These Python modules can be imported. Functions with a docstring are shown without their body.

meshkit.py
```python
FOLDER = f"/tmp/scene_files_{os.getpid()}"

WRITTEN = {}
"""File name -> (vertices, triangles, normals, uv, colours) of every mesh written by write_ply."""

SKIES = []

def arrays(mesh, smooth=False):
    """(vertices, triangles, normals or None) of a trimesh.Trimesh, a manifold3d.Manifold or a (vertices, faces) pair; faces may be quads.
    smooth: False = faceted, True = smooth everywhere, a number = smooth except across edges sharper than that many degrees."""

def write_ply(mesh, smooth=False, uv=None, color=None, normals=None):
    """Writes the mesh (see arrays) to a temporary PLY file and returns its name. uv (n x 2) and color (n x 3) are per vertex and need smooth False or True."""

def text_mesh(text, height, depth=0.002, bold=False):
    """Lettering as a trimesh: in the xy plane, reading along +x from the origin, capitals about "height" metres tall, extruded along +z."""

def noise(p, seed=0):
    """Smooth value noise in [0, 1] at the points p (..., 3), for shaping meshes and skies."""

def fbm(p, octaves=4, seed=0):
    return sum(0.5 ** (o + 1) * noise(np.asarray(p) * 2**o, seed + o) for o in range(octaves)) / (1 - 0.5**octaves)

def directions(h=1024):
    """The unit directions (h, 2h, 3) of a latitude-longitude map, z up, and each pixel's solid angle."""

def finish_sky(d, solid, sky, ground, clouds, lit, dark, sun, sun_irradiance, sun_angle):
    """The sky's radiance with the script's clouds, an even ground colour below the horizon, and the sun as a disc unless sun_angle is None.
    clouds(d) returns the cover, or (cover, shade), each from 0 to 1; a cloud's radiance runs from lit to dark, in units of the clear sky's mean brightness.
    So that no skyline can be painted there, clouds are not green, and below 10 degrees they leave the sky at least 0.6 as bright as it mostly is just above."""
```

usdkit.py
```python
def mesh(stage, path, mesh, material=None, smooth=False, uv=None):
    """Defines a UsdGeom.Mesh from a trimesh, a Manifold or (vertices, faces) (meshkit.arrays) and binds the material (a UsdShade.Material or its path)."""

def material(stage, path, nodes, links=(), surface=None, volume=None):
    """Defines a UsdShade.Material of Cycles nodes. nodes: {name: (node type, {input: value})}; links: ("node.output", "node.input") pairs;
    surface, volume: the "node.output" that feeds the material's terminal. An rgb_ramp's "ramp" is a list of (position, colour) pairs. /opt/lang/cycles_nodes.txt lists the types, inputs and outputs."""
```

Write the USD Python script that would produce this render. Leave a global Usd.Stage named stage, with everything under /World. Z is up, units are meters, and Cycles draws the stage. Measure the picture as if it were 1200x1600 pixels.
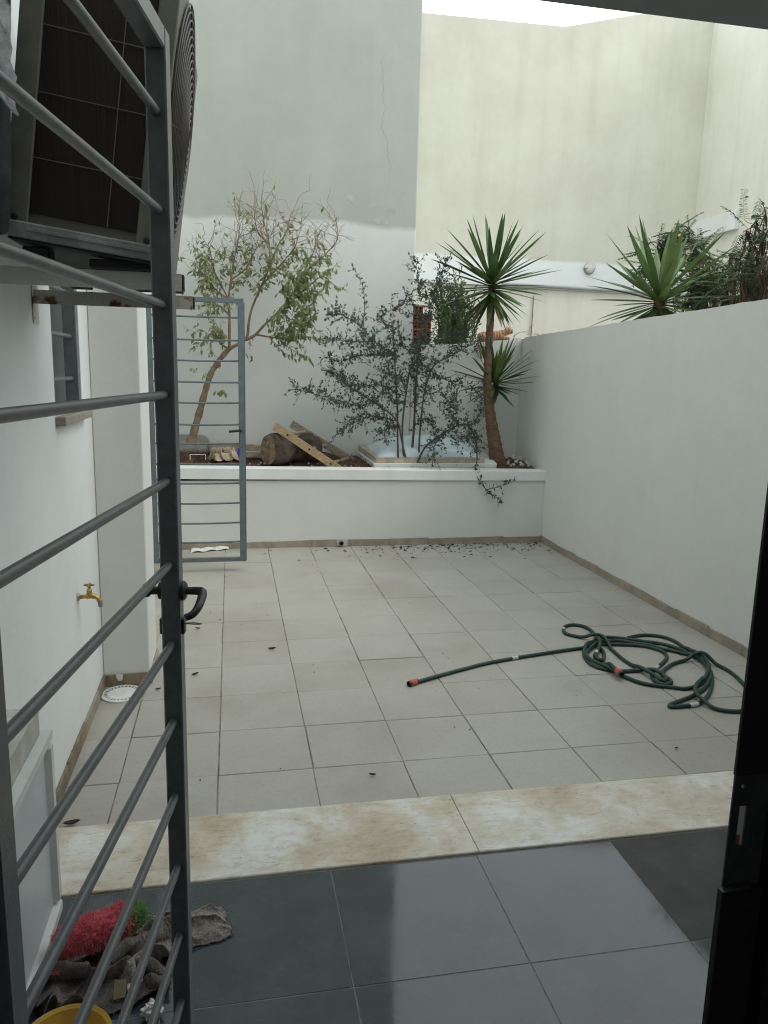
import math
import numpy as np
import trimesh
import manifold3d as m3
import usdkit
import meshkit
from pxr import Usd, UsdGeom, UsdLux, UsdShade, Gf, Sdf

# ------------------------------------------------------------------ camera, sky, sun, exposure
stage = Usd.Stage.CreateInMemory()
UsdGeom.SetStageUpAxis(stage, "Z")
UsdGeom.Xform.Define(stage, "/World")
UsdGeom.Scope.Define(stage, "/World/Looks")

FPX, YAW, PITCH, ROLL, EYE = 1182.9, .200799, .1837, .024708, 1.48316
cy_, sy_, cp_, sp_ = math.cos(YAW), math.sin(YAW), math.cos(PITCH), math.sin(PITCH)
FWD = np.array([sy_ * cp_, cy_ * cp_, -sp_])
_r = np.array([cy_, -sy_, 0.0])
_u = np.cross(_r, FWD)
RGT = math.cos(ROLL) * _r + math.sin(ROLL) * _u
UPV = -math.sin(ROLL) * _r + math.cos(ROLL) * _u
CAM = np.array([0, 0, EYE])
cam = UsdGeom.Camera.Define(stage, "/World/camera")
cam.CreateHorizontalApertureAttr(36.0)
cam.CreateVerticalApertureAttr(48.0)
cam.CreateFocalLengthAttr(36.0 * FPX / 1200)
cam.CreateFStopAttr(0.0)
cam.CreateClippingRangeAttr(Gf.Vec2f(0.02, 10000))
cam.AddTransformOp().Set(Gf.Matrix4d(*RGT, 0, *UPV, 0, *(-FWD), 0, *CAM, 1))
EXPOSURE = 0.80
cam.CreateExposureAttr(EXPOSURE)

SUN_DIR = np.array([0.66, -0.34, 0.80])
SUN_DIR = SUN_DIR / np.linalg.norm(SUN_DIR)
sun_el = math.asin(SUN_DIR[2])
sun_rot = math.atan2(SUN_DIR[0], SUN_DIR[1])
sky_mat = usdkit.material(stage, "/World/Looks/sky_air", {
    "sky": ("sky_texture", {"sky_type": "single_scattering", "sun_disc": False, "sun_elevation": sun_el, "sun_rotation": sun_rot}),
    "tc": ("texture_coordinate", {}),
    "n": ("noise_texture", {"scale": 2.2, "detail": 6.0, "roughness": 0.55}),
    "ramp": ("rgb_ramp", {"ramp": [(0.0, (0.62, 0.62, 0.62)), (0.45, (0.74, 0.74, 0.74)), (1.0, (0.92, 0.92, 0.92))]}),
    "mix": ("mix", {"mix_type": "mix", "color2": (8.5, 8.8, 8.5)}),
    "bg": ("background_shader", {"strength": 0.13})},
    [("tc.generated", "n.vector"), ("n.fac", "ramp.fac"), ("ramp.color", "mix.fac"), ("sky.color", "mix.color1"), ("mix.color", "bg.color")], surface="bg.background")
dome = UsdLux.DomeLight.Define(stage, "/World/sky")
dome.CreateIntensityAttr(1.0)
UsdShade.MaterialBindingAPI.Apply(dome.GetPrim()).Bind(sky_mat)
dome.GetPrim().SetCustomDataByKey("kind", "structure")
sun = UsdLux.DistantLight.Define(stage, "/World/sun")
sun.CreateIntensityAttr(0.15)
sun.CreateAngleAttr(24.0)
sun.CreateColorAttr(Gf.Vec3f(1.0, 0.93, 0.80))
sun.CreateNormalizeAttr(True)
zax = Gf.Vec3d(*SUN_DIR)
_xa = np.cross([0, 0, 1.0], SUN_DIR); _xa /= np.linalg.norm(_xa)
_ya = np.cross(SUN_DIR, _xa)
sun.AddTransformOp().Set(Gf.Matrix4d(*_xa, 0, *_ya, 0, *SUN_DIR, 0, 0, 0, 30, 1))

# ------------------------------------------------------------------ helpers
rng = np.random.default_rng(7)


def ray(x, y):
    return FWD + RGT * (x - 600) / FPX + UPV * (800 - y) / FPX


def onY(x, y, Y):
    d = ray(x, y)
    return CAM + d * (Y / d[1])


def onX(x, y, X):
    d = ray(x, y)
    return CAM + d * (X / d[0])


def onZ(x, y, z=0.0):
    d = ray(x, y)
    return CAM + d * ((z - EYE) / d[2])


_taken = set()


def numbered(path):
    if path not in _taken:
        _taken.add(path)
        return path
    k = 1
    while f"{path}_{k:03d}" in _taken:
        k += 1
    _taken.add(f"{path}_{k:03d}")
    return f"{path}_{k:03d}"


_origin = {}


def thing(name, label=None, cat=None, loc=(0, 0, 0), group=None, kind=None):
    path = numbered("/World/" + name)
    x = UsdGeom.Xform.Define(stage, path)
    x.AddTranslateOp().Set(Gf.Vec3d(*map(float, loc)))
    _origin[path] = np.array(loc, float)
    p = x.GetPrim()
    for k, v in (("label", label), ("category", cat), ("group", group), ("kind", kind)):
        if v:
            p.SetCustomDataByKey(k, v)
    return path


def tri(mesh):
    if hasattr(mesh, "to_mesh"):
        mm = mesh.to_mesh()
        return np.array(mm.vert_properties[:, :3], float), np.array(mm.tri_verts)
    if isinstance(mesh, (tuple, list)):
        v, f = np.asarray(mesh[0], float), np.asarray(mesh[1], int)
        if f.shape[1] == 4:
            f = np.vstack([f[:, [0, 1, 2]], f[:, [0, 2, 3]]])
        return v, f
    return np.array(mesh.vertices, float), np.array(mesh.faces)


def part(parent, name, mesh, mat, smooth=False, label=None, kind=None):
    """A mesh given in world coordinates as a child of a thing or of another part."""
    path = numbered(parent + "/" + name)
    o = _origin[parent]
    v, f = tri(mesh)
    m = usdkit.mesh(stage, path, (v - o, f), LOOK[mat], smooth)
    _origin[path] = o
    if label:
        m.GetPrim().SetCustomDataByKey("label", label)
    if kind:
        m.GetPrim().SetCustomDataByKey("kind", kind)
    return path


def single(name, mesh, mat, smooth=False, label=None, cat=None, group=None, kind=None):
    path = numbered("/World/" + name)
    v, f = tri(mesh)
    o = np.array([v[:, 0].mean(), v[:, 1].mean(), v[:, 2].min()])
    m = usdkit.mesh(stage, path, (v - o, f), LOOK[mat], smooth)
    m.AddTranslateOp().Set(Gf.Vec3d(*o))
    _origin[path] = o
    for k, val in (("label", label), ("category", cat), ("group", group), ("kind", kind)):
        if val:
            m.GetPrim().SetCustomDataByKey(k, val)
    return path


def join(*ms):
    vs, fs, n = [], [], 0
    for m in ms:
        v, f = tri(m)
        vs.append(v); fs.append(f + n); n += len(v)
    return np.vstack(vs), np.vstack(fs)


def box(x0, x1, y0, y1, z0, z1, b=0.0):
    if b <= 0:
        return m3.Manifold.cube([x1 - x0, y1 - y0, z1 - z0]).translate([x0, y0, z0])
    pts = []
    for X, sx in ((x0, 1), (x1, -1)):
        for Yy, sy in ((y0, 1), (y1, -1)):
            for Zz, sz in ((z0, 1), (z1, -1)):
                pts += [(X + sx * b, Yy + sy * b, Zz), (X + sx * b, Yy, Zz + sz * b), (X, Yy + sy * b, Zz + sz * b)]
    return m3.Manifold.hull_points(np.array(pts))


def hull(pts):
    return m3.Manifold.hull_points(np.array(pts, float))


def obox(o, u, v, w, b=0.0):
    """Box with corner o and edge vectors u, v, w (mutually perpendicular)."""
    o, u, v, w = (np.asarray(a, float) for a in (o, u, v, w))
    lu, lv, lw = (np.linalg.norm(a) for a in (u, v, w))
    bb = box(0, lu, 0, lv, 0, lw, b)
    vv, f = tri(bb)
    vv = o + vv[:, :1] * u / lu + vv[:, 1:2] * v / lv + vv[:, 2:] * w / lw
    if np.dot(np.cross(u, v), w) < 0:
        f = f[:, ::-1]
    return vv, f


def cyl(p0, p1, r, sides=14, r2=None):
    return sweep([p0, p1], [r, r if r2 is None else r2], sides)


def sweep(points, radii, sides=8, cap=True):
    p = np.asarray(points, float)
    n = len(p)
    t = np.gradient(p, axis=0)
    t /= np.linalg.norm(t, axis=1, keepdims=True) + 1e-12
    a = np.cross(t[0], [0, 0, 1.0] if abs(t[0][2]) < .9 else [1.0, 0, 0])
    a /= np.linalg.norm(a)
    frames = []
    for i in range(n):
        a = a - t[i] * np.dot(a, t[i])
        a /= np.linalg.norm(a) + 1e-12
        frames.append((a, np.cross(t[i], a)))
    ang = np.arange(sides) * 2 * np.pi / sides
    r = np.broadcast_to(np.asarray(radii, float), (n,))
    v = np.vstack([p[i] + r[i] * (np.cos(ang)[:, None] * frames[i][0] + np.sin(ang)[:, None] * frames[i][1]) for i in range(n)])
    i, j = np.meshgrid(np.arange(n - 1), np.arange(sides), indexing="ij")
    q = np.stack([i * sides + j, i * sides + (j + 1) % sides, (i + 1) * sides + (j + 1) % sides, (i + 1) * sides + j], -1).reshape(-1, 4)
    f = np.vstack([q[:, [0, 1, 2]], q[:, [0, 2, 3]]])
    if cap:
        v = np.vstack([v, p[0], p[-1]])
        k = np.arange(sides)
        f = np.vstack([f, np.stack([(k + 1) % sides, k, np.full(sides, n * sides)], 1),
                       np.stack([(n - 1) * sides + k, (n - 1) * sides + (k + 1) % sides, np.full(sides, n * sides + 1)], 1)])
    return v, f


def curve(points, n):
    """Catmull-Rom through the points, n samples per span."""
    p = np.asarray(points, float)
    q = np.vstack([2 * p[0] - p[1], p, 2 * p[-1] - p[-2]])
    out = []
    for i in range(len(p) - 1):
        a, b, c, d = q[i:i + 4]
        for t in np.linspace(0, 1, n, endpoint=False):
            out.append(.5 * ((2 * b) + (c - a) * t + (2 * a - 5 * b + 4 * c - d) * t * t + (3 * b - 3 * c + d - a) * t ** 3))
    out.append(p[-1])
    return np.array(out)


def lathe(profile, center, axis=(0, 0, 1), sides=32):
    """profile: (radius, height) pairs along the axis from center."""
    ax = np.asarray(axis, float); ax /= np.linalg.norm(ax)
    a = np.cross(ax, [0, 0, 1.0] if abs(ax[2]) < .9 else [1.0, 0, 0]); a /= np.linalg.norm(a)
    b = np.cross(ax, a)
    ang = np.arange(sides) * 2 * np.pi / sides
    v = np.vstack([np.asarray(center) + ax * h + max(r, 1e-5) * (np.cos(ang)[:, None] * a + np.sin(ang)[:, None] * b) for r, h in profile])
    n = len(profile)
    i, j = np.meshgrid(np.arange(n - 1), np.arange(sides), indexing="ij")
    q = np.stack([i * sides + j, i * sides + (j + 1) % sides, (i + 1) * sides + (j + 1) % sides, (i + 1) * sides + j], -1).reshape(-1, 4)
    return v, np.vstack([q[:, [0, 1, 2]], q[:, [0, 2, 3]]])


def prism_xz(poly, y0, y1):
    """Extrudes a polygon given in (x, z) from y0 to y1."""
    cs = m3.CrossSection([np.array(poly, float)], m3.FillRule.NonZero)
    v, f = tri(cs.extrude(y1 - y0))
    return np.stack([v[:, 0], y1 - v[:, 2], v[:, 1]], 1), f


def prism_yz(poly, x0, x1):
    cs = m3.CrossSection([np.array(poly, float)], m3.FillRule.NonZero)
    v, f = tri(cs.extrude(x1 - x0))
    return np.stack([x0 + v[:, 2], v[:, 0], v[:, 1]], 1), f


def blob(joints, bones, cell=.01, smooth=6):
    """A body as one continuous surface: hulls of spheres at joints, joined, refined and smoothed."""
    parts = []
    for a, b in bones:
        sp = []
        for k in (a, b):
            p, r = joints[k]
            sp.append(m3.Manifold.sphere(r, 14).translate(list(map(float, p))))
        parts.append(m3.Manifold.batch_hull(sp))
    m = m3.Manifold.batch_boolean(parts, m3.OpType.Add).refine_to_length(cell)
    v, f = tri(m)
    t = trimesh.Trimesh(v, f, process=True)
    trimesh.smoothing.filter_taubin(t, iterations=smooth)
    return t


# ------------------------------------------------------------------ materials
LOOK = {}


def look(name, color, rough=.6, var=.12, scale=6.0, stretch=(1, 1, 1), bump=0.0, bscale=80.0, spec=.4, metallic=0.0, color2=None, edge=(.42, .58),
         space="position", detail=5.0, offset=(0, 0, 0), transl=None, sheen=0.0, island=None, fine=0.0):
    """Noise between two tones over world (or object) space, plus fine relief."""
    c = np.array(color, float)
    a, b = (c * (1 - var), c * (1 + var)) if color2 is None else (c, np.array(color2, float))
    nodes = {"geo": ("geometry", {}), "map": ("mapping", {"scale": stretch, "location": offset}),
             "n": ("noise_texture", {"scale": scale, "detail": detail, "roughness": .6}),
             "ramp": ("rgb_ramp", {"ramp": [(edge[0], a), (edge[1], b)]}),
             "p": ("principled_bsdf", {"roughness": rough, "specular_ior_level": spec, "metallic": metallic, "sheen_weight": sheen})}
    links = [("map.vector", "n.vector"), ("n.fac", "ramp.fac")]
    if space == "position":
        links.append(("geo.position", "map.vector"))
    else:
        nodes["tc"] = ("texture_coordinate", {})
        links.append(("tc.object", "map.vector"))
    col = "ramp.color"
    if fine:
        nodes["n3"] = ("noise_texture", {"scale": 160.0, "detail": 3.0, "roughness": .7})
        nodes["r3"] = ("rgb_ramp", {"ramp": [(.35, (1 - fine,) * 3), (.65, (1 + fine,) * 3)]})
        nodes["m3"] = ("mix", {"mix_type": "multiply", "fac": 1.0})
        links += [("map.vector", "n3.vector"), ("n3.fac", "r3.fac"), (col, "m3.color1"), ("r3.color", "m3.color2")]
        col = "m3.color"
    if island:
        nodes["ir"] = ("rgb_ramp", {"ramp": island})
        nodes["mi"] = ("mix", {"mix_type": "multiply", "fac": 1.0})
        links += [("geo.random_per_island", "ir.fac"), (col, "mi.color1"), ("ir.color", "mi.color2")]
        col = "mi.color"
    links.append((col, "p.base_color"))
    if bump:
        nodes["bn"] = ("noise_texture", {"scale": bscale, "detail": 4.0, "roughness": .6})
        nodes["b"] = ("bump", {"strength": min(1.0, bump), "distance": .004})
        links += [("map.vector", "bn.vector"), ("bn.fac", "b.height"), ("b.normal", "p.normal")]
    out = "p.BSDF"
    if transl:
        nodes["t"] = ("translucent_bsdf", {})
        nodes["mc"] = ("mix_closure", {"fac": transl})
        links += [(col, "t.color"), ("p.BSDF", "mc.closure1"), ("t.BSDF", "mc.closure2")]
        out = "mc.closure"
    LOOK[name] = usdkit.material(stage, f"/World/Looks/{name}", nodes, links, surface=out)


def graph(name, nodes, links, out="p.BSDF"):
    LOOK[name] = usdkit.material(stage, f"/World/Looks/{name}", nodes, links, surface=out)


def wall_look(name, base, stain, streak=.5, patch=None, zsplit=None, lower=None, bump=.35, crack=None):
    """Painted plaster: broad tone drift, streaks running down, roller relief; optionally an older paint below a ragged line, and a crack."""
    nodes = {"geo": ("geometry", {}), "sx": ("separate_xyz", {}),
             "mA": ("mapping", {"scale": (1, 1, 1)}), "nA": ("noise_texture", {"scale": 1.1, "detail": 6.0, "roughness": .62}),
             "rA": ("rgb_ramp", {"ramp": [(.38, stain), (.62, base)]}),
             "mB": ("mapping", {"scale": (2.6, 2.6, .16)}), "nB": ("noise_texture", {"scale": 1.6, "detail": 5.0, "roughness": .6}),
             "rB": ("rgb_ramp", {"ramp": [(.30, (1 - .35 * streak, 1 - .38 * streak, 1 - .45 * streak)), (.52, (1, 1, 1))]}),
             "mul": ("mix", {"mix_type": "multiply", "fac": 1.0}),
             "nC": ("noise_texture", {"scale": 55.0, "detail": 4.0, "roughness": .65}),
             "nD": ("noise_texture", {"scale": 9.0, "detail": 3.0, "roughness": .5}),
             "rC": ("rgb_ramp", {"ramp": [(.3, (.98, .98, .98)), (.7, (1.012, 1.012, 1.012))]}),
             "mulC": ("mix", {"mix_type": "multiply", "fac": 1.0}),
             "bm": ("mix_float", {"fac": .55}),
             "b": ("bump", {"strength": bump, "distance": .006}),
             "p": ("principled_bsdf", {"roughness": .78, "specular_ior_level": .25})}
    links = [("geo.position", "mA.vector"), ("mA.vector", "nA.vector"), ("nA.fac", "rA.fac"), ("geo.position", "mB.vector"), ("mB.vector", "nB.vector"), ("nB.fac", "rB.fac"),
             ("rA.color", "mul.color1"), ("rB.color", "mul.color2"), ("geo.position", "nC.vector"), ("geo.position", "nD.vector"), ("nD.fac", "rC.fac"), ("rC.color", "mulC.color2"),
             ("nC.fac", "bm.a"), ("nD.fac", "bm.b"), ("bm.result", "b.height"), ("b.normal", "p.normal"), ("geo.position", "sx.vector")]
    col = "mul.color"
    if zsplit is not None:
        nodes |= {"nz": ("noise_texture", {"scale": 2.4, "detail": 4.0}), "zz": ("math", {"math_type": "multiply_add", "value2": patch or .5}),
                  "zr": ("map_range", {"from_min": zsplit - .022, "from_max": zsplit + .022, "clamp": True}),
                  "zm": ("mix", {"mix_type": "mix", "color1": lower})}
        links += [("geo.position", "nz.vector"), ("nz.fac", "zz.value1"), ("sx.z", "zz.value3"), ("zz.value", "zr.value"), ("zr.result", "zm.fac"), (col, "zm.color2")]
        col = "zm.color"
    if crack:
        x0, z0, z1 = crack
        nodes |= {"ck": ("noise_texture", {"scale": 2.1, "detail": 7.0, "roughness": .62}), "ckm": ("mapping", {"scale": (0.0, 0.0, 1.0), "location": (3.7, 1.3, 0.4)}),
                  "ca": ("math", {"math_type": "multiply_add", "value2": .45}), "cs": ("math", {"math_type": "subtract", "value2": x0 + .225}),
                  "cb": ("math", {"math_type": "absolute"}), "cr": ("map_range", {"from_min": .0015, "from_max": .006, "to_min": .78, "to_max": 1.0, "clamp": True}),
                  "g0": ("map_range", {"from_min": z0, "from_max": z0 + .25, "clamp": True}), "g1": ("map_range", {"from_min": z1 - .25, "from_max": z1, "to_min": 1.0, "to_max": 0.0, "clamp": True}),
                  "gm": ("math", {"math_type": "multiply"}), "cm": ("mix", {"mix_type": "multiply"})}
        links += [("geo.position", "ckm.vector"), ("ckm.vector", "ck.vector"), ("ck.fac", "ca.value1"), ("sx.x", "ca.value3"), ("ca.value", "cs.value1"), ("cs.value", "cb.value1"), ("cb.value", "cr.value"),
                  ("sx.z", "g0.value"), ("sx.z", "g1.value"), ("g0.result", "gm.value1"), ("g1.result", "gm.value2"), ("gm.value", "cm.fac"), (col, "cm.color1"), ("cr.result", "cm.color2")]
        col = "cm.color"
    links += [(col, "mulC.color1"), ("mulC.color", "p.base_color")]
    graph(name, nodes, links)


wall_look("white_plaster", (.665, .69, .665), (.64, .665, .637), .06)
wall_look("white_plaster_fresh", (.74, .77, .76), (.69, .72, .71), .12)
wall_look("neighbour_plaster", (.435, .455, .42), (.40, .42, .385), .10, patch=.16, zsplit=2.84, lower=(.62, .65, .63), crack=(1.36, 3.1, 4.25))
wall_look("cream_plaster", (.68, .68, .595), (.63, .62, .535), .20, patch=.04, zsplit=3.17, lower=(.80, .84, .85))
wall_look("cream_wall", (.71, .71, .635), (.67, .665, .585), .25)
wall_look("white_paint", (.76, .79, .79), (.70, .73, .72), .25, bump=.25)
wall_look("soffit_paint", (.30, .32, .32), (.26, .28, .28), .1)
look("patch_plaster", (.42, .435, .40), .9, .08, 14.0, bump=.5, bscale=40)
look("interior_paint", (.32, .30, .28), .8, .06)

for k, (c1, c2) in enumerate([((.372, .364, .330), (.400, .392, .358)), ((.380, .372, .338), (.408, .400, .366)), ((.362, .354, .318), (.392, .383, .348)),
                              ((.378, .372, .340), (.404, .398, .366)), ((.356, .346, .310), (.388, .377, .342))]):
    graph(f"terrace_tile_{'abcde'[k]}", {
        "geo": ("geometry", {}), "m1": ("mapping", {"scale": (1.0, 1.0, 1.0), "location": (k * 7.3, k * 3.1, 0)}),
        "n1": ("noise_texture", {"scale": 4.0, "detail": 7.0, "roughness": .65}), "r1": ("rgb_ramp", {"ramp": [(.36, c1), (.64, c2)]}),
        "n2": ("noise_texture", {"scale": 55.0, "detail": 4.0, "roughness": .7}), "r2": ("rgb_ramp", {"ramp": [(.28, (.80, .79, .77)), (.45, (1, 1, 1)), (.75, (1.05, 1.05, 1.05))]}),
        "mx": ("mix", {"mix_type": "multiply", "fac": .8}),
        "nd": ("noise_texture", {"scale": 1.3, "detail": 5.0, "roughness": .6}), "rd": ("rgb_ramp", {"ramp": [(.36, (.84, .81, .76)), (.52, (1, 1, 1)), (.7, (1.04, 1.04, 1.03))]}),
        "md": ("mix", {"mix_type": "multiply", "fac": .75}),
        "b": ("bump", {"strength": .22, "distance": .002}),
        "rr": ("map_range", {"from_min": .3, "from_max": .7, "to_min": .42, "to_max": .62}),
        "p": ("principled_bsdf", {"specular_ior_level": .38})},
        [("geo.position", "m1.vector"), ("m1.vector", "n1.vector"), ("n1.fac", "r1.fac"), ("m1.vector", "n2.vector"), ("n2.fac", "r2.fac"), ("r1.color", "mx.color1"), ("r2.color", "mx.color2"),
         ("geo.position", "nd.vector"), ("nd.fac", "rd.fac"), ("mx.color", "md.color1"), ("rd.color", "md.color2"), ("md.color", "p.base_color"), ("n2.fac", "b.height"), ("b.normal", "p.normal"),
         ("n1.fac", "rr.value"), ("rr.result", "p.roughness")])
look("grout", (.15, .125, .10), .9, .3, 9.0, bump=.5, color2=(.30, .28, .245), edge=(.40, .60))
look("skirting_tile", (.30, .265, .215), .55, .12, 9.0, bump=.2, fine=.1)
look("skirting_dirty", (.20, .155, .115), .65, .2, 14.0, bump=.3, fine=.15)


def dark_tile(name, c, rough, spec):
    graph(name, {
        "geo": ("geometry", {}), "n": ("noise_texture", {"scale": 5.0, "detail": 8.0, "roughness": .68}), "r": ("rgb_ramp", {"ramp": [(.35, np.array(c) * .72), (.68, np.array(c) * 1.5)]}),
        "n2": ("noise_texture", {"scale": 60.0, "detail": 3.0, "roughness": .7}), "r2": ("rgb_ramp", {"ramp": [(.58, (0, 0, 0)), (.80, (.075, .075, .072))]}),
        "ad": ("mix", {"mix_type": "add", "fac": .5}), "rr": ("map_range", {"from_min": .3, "from_max": .7, "to_min": rough - .02, "to_max": rough + .05}),
        "b": ("bump", {"strength": .025, "distance": .001}), "p": ("principled_bsdf", {"specular_ior_level": spec})},
        [("geo.position", "n.vector"), ("n.fac", "r.fac"), ("geo.position", "n2.vector"), ("n2.fac", "r2.fac"), ("r.color", "ad.color1"), ("r2.color", "ad.color2"), ("ad.color", "p.base_color"),
         ("n.fac", "rr.value"), ("rr.result", "p.roughness"), ("n2.fac", "b.height"), ("b.normal", "p.normal")])


dark_tile("slate_tile", (.034, .045, .053), .055, .60)
dark_tile("slate_tile_worn", (.046, .045, .046), .55, .25)
look("pale_grout", (.17, .17, .165), .9, .2, 30.0)
graph("marble", {
    "geo": ("geometry", {}), "rot": ("mapping", {"rotation": (0, 0, .55), "scale": (1.0, 2.6, 1.0)}),
    "n0": ("noise_texture", {"scale": 3.6, "detail": 10.0, "roughness": .66, "distortion": .35}),
    "r0": ("rgb_ramp", {"ramp": [(.32, (.43, .36, .27)), (.44, (.52, .47, .375)), (.52, (.585, .56, .485)), (.62, (.67, .685, .66))]}),
    "n1": ("noise_texture", {"scale": 17.0, "detail": 9.0, "roughness": .74, "distortion": .5}),
    "r1": ("rgb_ramp", {"ramp": [(.30, (.55, .49, .41)), (.41, (.90, .87, .83)), (.50, (1.0, 1.0, 1.0)), (.72, (1.10, 1.10, 1.09))]}),
    "n2": ("noise_texture", {"scale": 46.0, "detail": 4.0, "roughness": .75}), "r2": ("rgb_ramp", {"ramp": [(.30, (.30, .26, .20)), (.385, (1, 1, 1))]}),
    "m": ("mix", {"mix_type": "multiply", "fac": .85}), "mm": ("mix", {"mix_type": "multiply", "fac": .8}),
    "b": ("bump", {"strength": .12, "distance": .002}), "p": ("principled_bsdf", {"roughness": .42, "specular_ior_level": .4})},
    [("geo.position", "rot.vector"), ("geo.position", "n0.vector"), ("n0.fac", "r0.fac"), ("rot.vector", "n1.vector"), ("n1.fac", "r1.fac"), ("rot.vector", "n2.vector"), ("n2.fac", "r2.fac"),
     ("r0.color", "m.color1"), ("r1.color", "m.color2"), ("m.color", "mm.color1"), ("r2.color", "mm.color2"), ("mm.color", "p.base_color"), ("n1.fac", "b.height"), ("b.normal", "p.normal")])

look("gate_paint", (.098, .108, .112), .34, .10, 30.0, bump=.12, bscale=220, spec=.5)
look("rear_gate_paint", (.115, .142, .155), .42, .10, 20.0, bump=.1, bscale=200, spec=.45)
look("black_plastic", (.012, .012, .013), .38, .1, 40.0, spec=.5)
look("steel", (.42, .40, .37), .35, .1, 60.0, metallic=1.0)
look("jamb_paint", (.016, .0135, .0135), .45, .15, 30.0, bump=.1, spec=.35)
look("strike_steel", (.040, .041, .043), .42, .15, 50.0, spec=.45, bump=.1)
look("brass", (.46, .30, .10), .38, .25, 60.0, metallic=.9, bump=.2, bscale=300)
look("grey_plastic", (.22, .24, .26), .5, .1)
look("white_plastic", (.66, .68, .66), .45, .06, 20.0)
look("blue_plastic", (.02, .03, .30), .45, .1)
look("cabinet_white", (.60, .63, .61), .40, .08, 5.0, spec=.45)
look("cabinet_top", (.46, .47, .41), .7, .12, 10.0, bump=.2, fine=.08)
look("panel_grey", (.46, .51, .53), .33, .05, 4.0, spec=.5)
look("casing_paint", (.125, .125, .102), .55, .12, 9.0, fine=.06)
graph("coil_fins", {
    "geo": ("geometry", {}), "mp": ("mapping", {"scale": (330.0, 330.0, .01)}), "w": ("noise_texture", {"scale": 1.0, "detail": 1.0}),
    "r": ("rgb_ramp", {"ramp": [(.3, (.013, .009, .0075)), (.7, (.022, .015, .0125))]}),
    "ms": ("mapping", {"scale": (60.0, 60.0, 5.5)}), "ns": ("noise_texture", {"scale": 1.0, "detail": 4.0, "roughness": .6}), "rs": ("rgb_ramp", {"ramp": [(.66, (0, 0, 0)), (.82, (.22, .21, .20))]}),
    "mz": ("mapping", {"scale": (5.0, 5.0, 4.0)}), "nz": ("noise_texture", {"scale": 1.0, "detail": 2.0}), "rz": ("rgb_ramp", {"ramp": [(.48, (0, 0, 0)), (.62, (1, 1, 1))]}),
    "mu": ("mix", {"mix_type": "multiply", "fac": 1.0}), "ad": ("mix", {"mix_type": "add", "fac": 1.0}),
    "b": ("bump", {"strength": .6, "distance": .002}), "p": ("principled_bsdf", {"roughness": .6, "specular_ior_level": .2})},
    [("geo.position", "mp.vector"), ("mp.vector", "w.vector"), ("w.fac", "r.fac"), ("geo.position", "ms.vector"), ("ms.vector", "ns.vector"), ("ns.fac", "rs.fac"), ("geo.position", "mz.vector"),
     ("mz.vector", "nz.vector"), ("nz.fac", "rz.fac"), ("rs.color", "mu.color1"), ("rz.color", "mu.color2"), ("r.color", "ad.color1"), ("mu.color", "ad.color2"), ("ad.color", "p.base_color"),
     ("w.fac", "b.height"), ("b.normal", "p.normal")])
look("wire_grey", (.10, .095, .09), .5, .1)
look("grille_brown", (.085, .075, .066), .5, .15, 15.0)
look("pan_steel", (.20, .21, .205), .45, .2, 14.0, spec=.5, fine=.1)
look("black_rubber", (.010, .010, .011), .7, .2)
look("rusty_paint", (.13, .050, .022), .75, .1, 11.0, color2=(.52, .50, .45), edge=(.40, .47), bump=.5, bscale=60, fine=.12)
look("peeling_paint", (.025, .020, .018), .75, .1, 17.0, color2=(.56, .55, .50), edge=(.30, .325), stretch=(.5, 1, 2.0), bump=.5, bscale=60, fine=.08)
look("insulation", (.035, .037, .042), .8, .2, 20.0)
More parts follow.
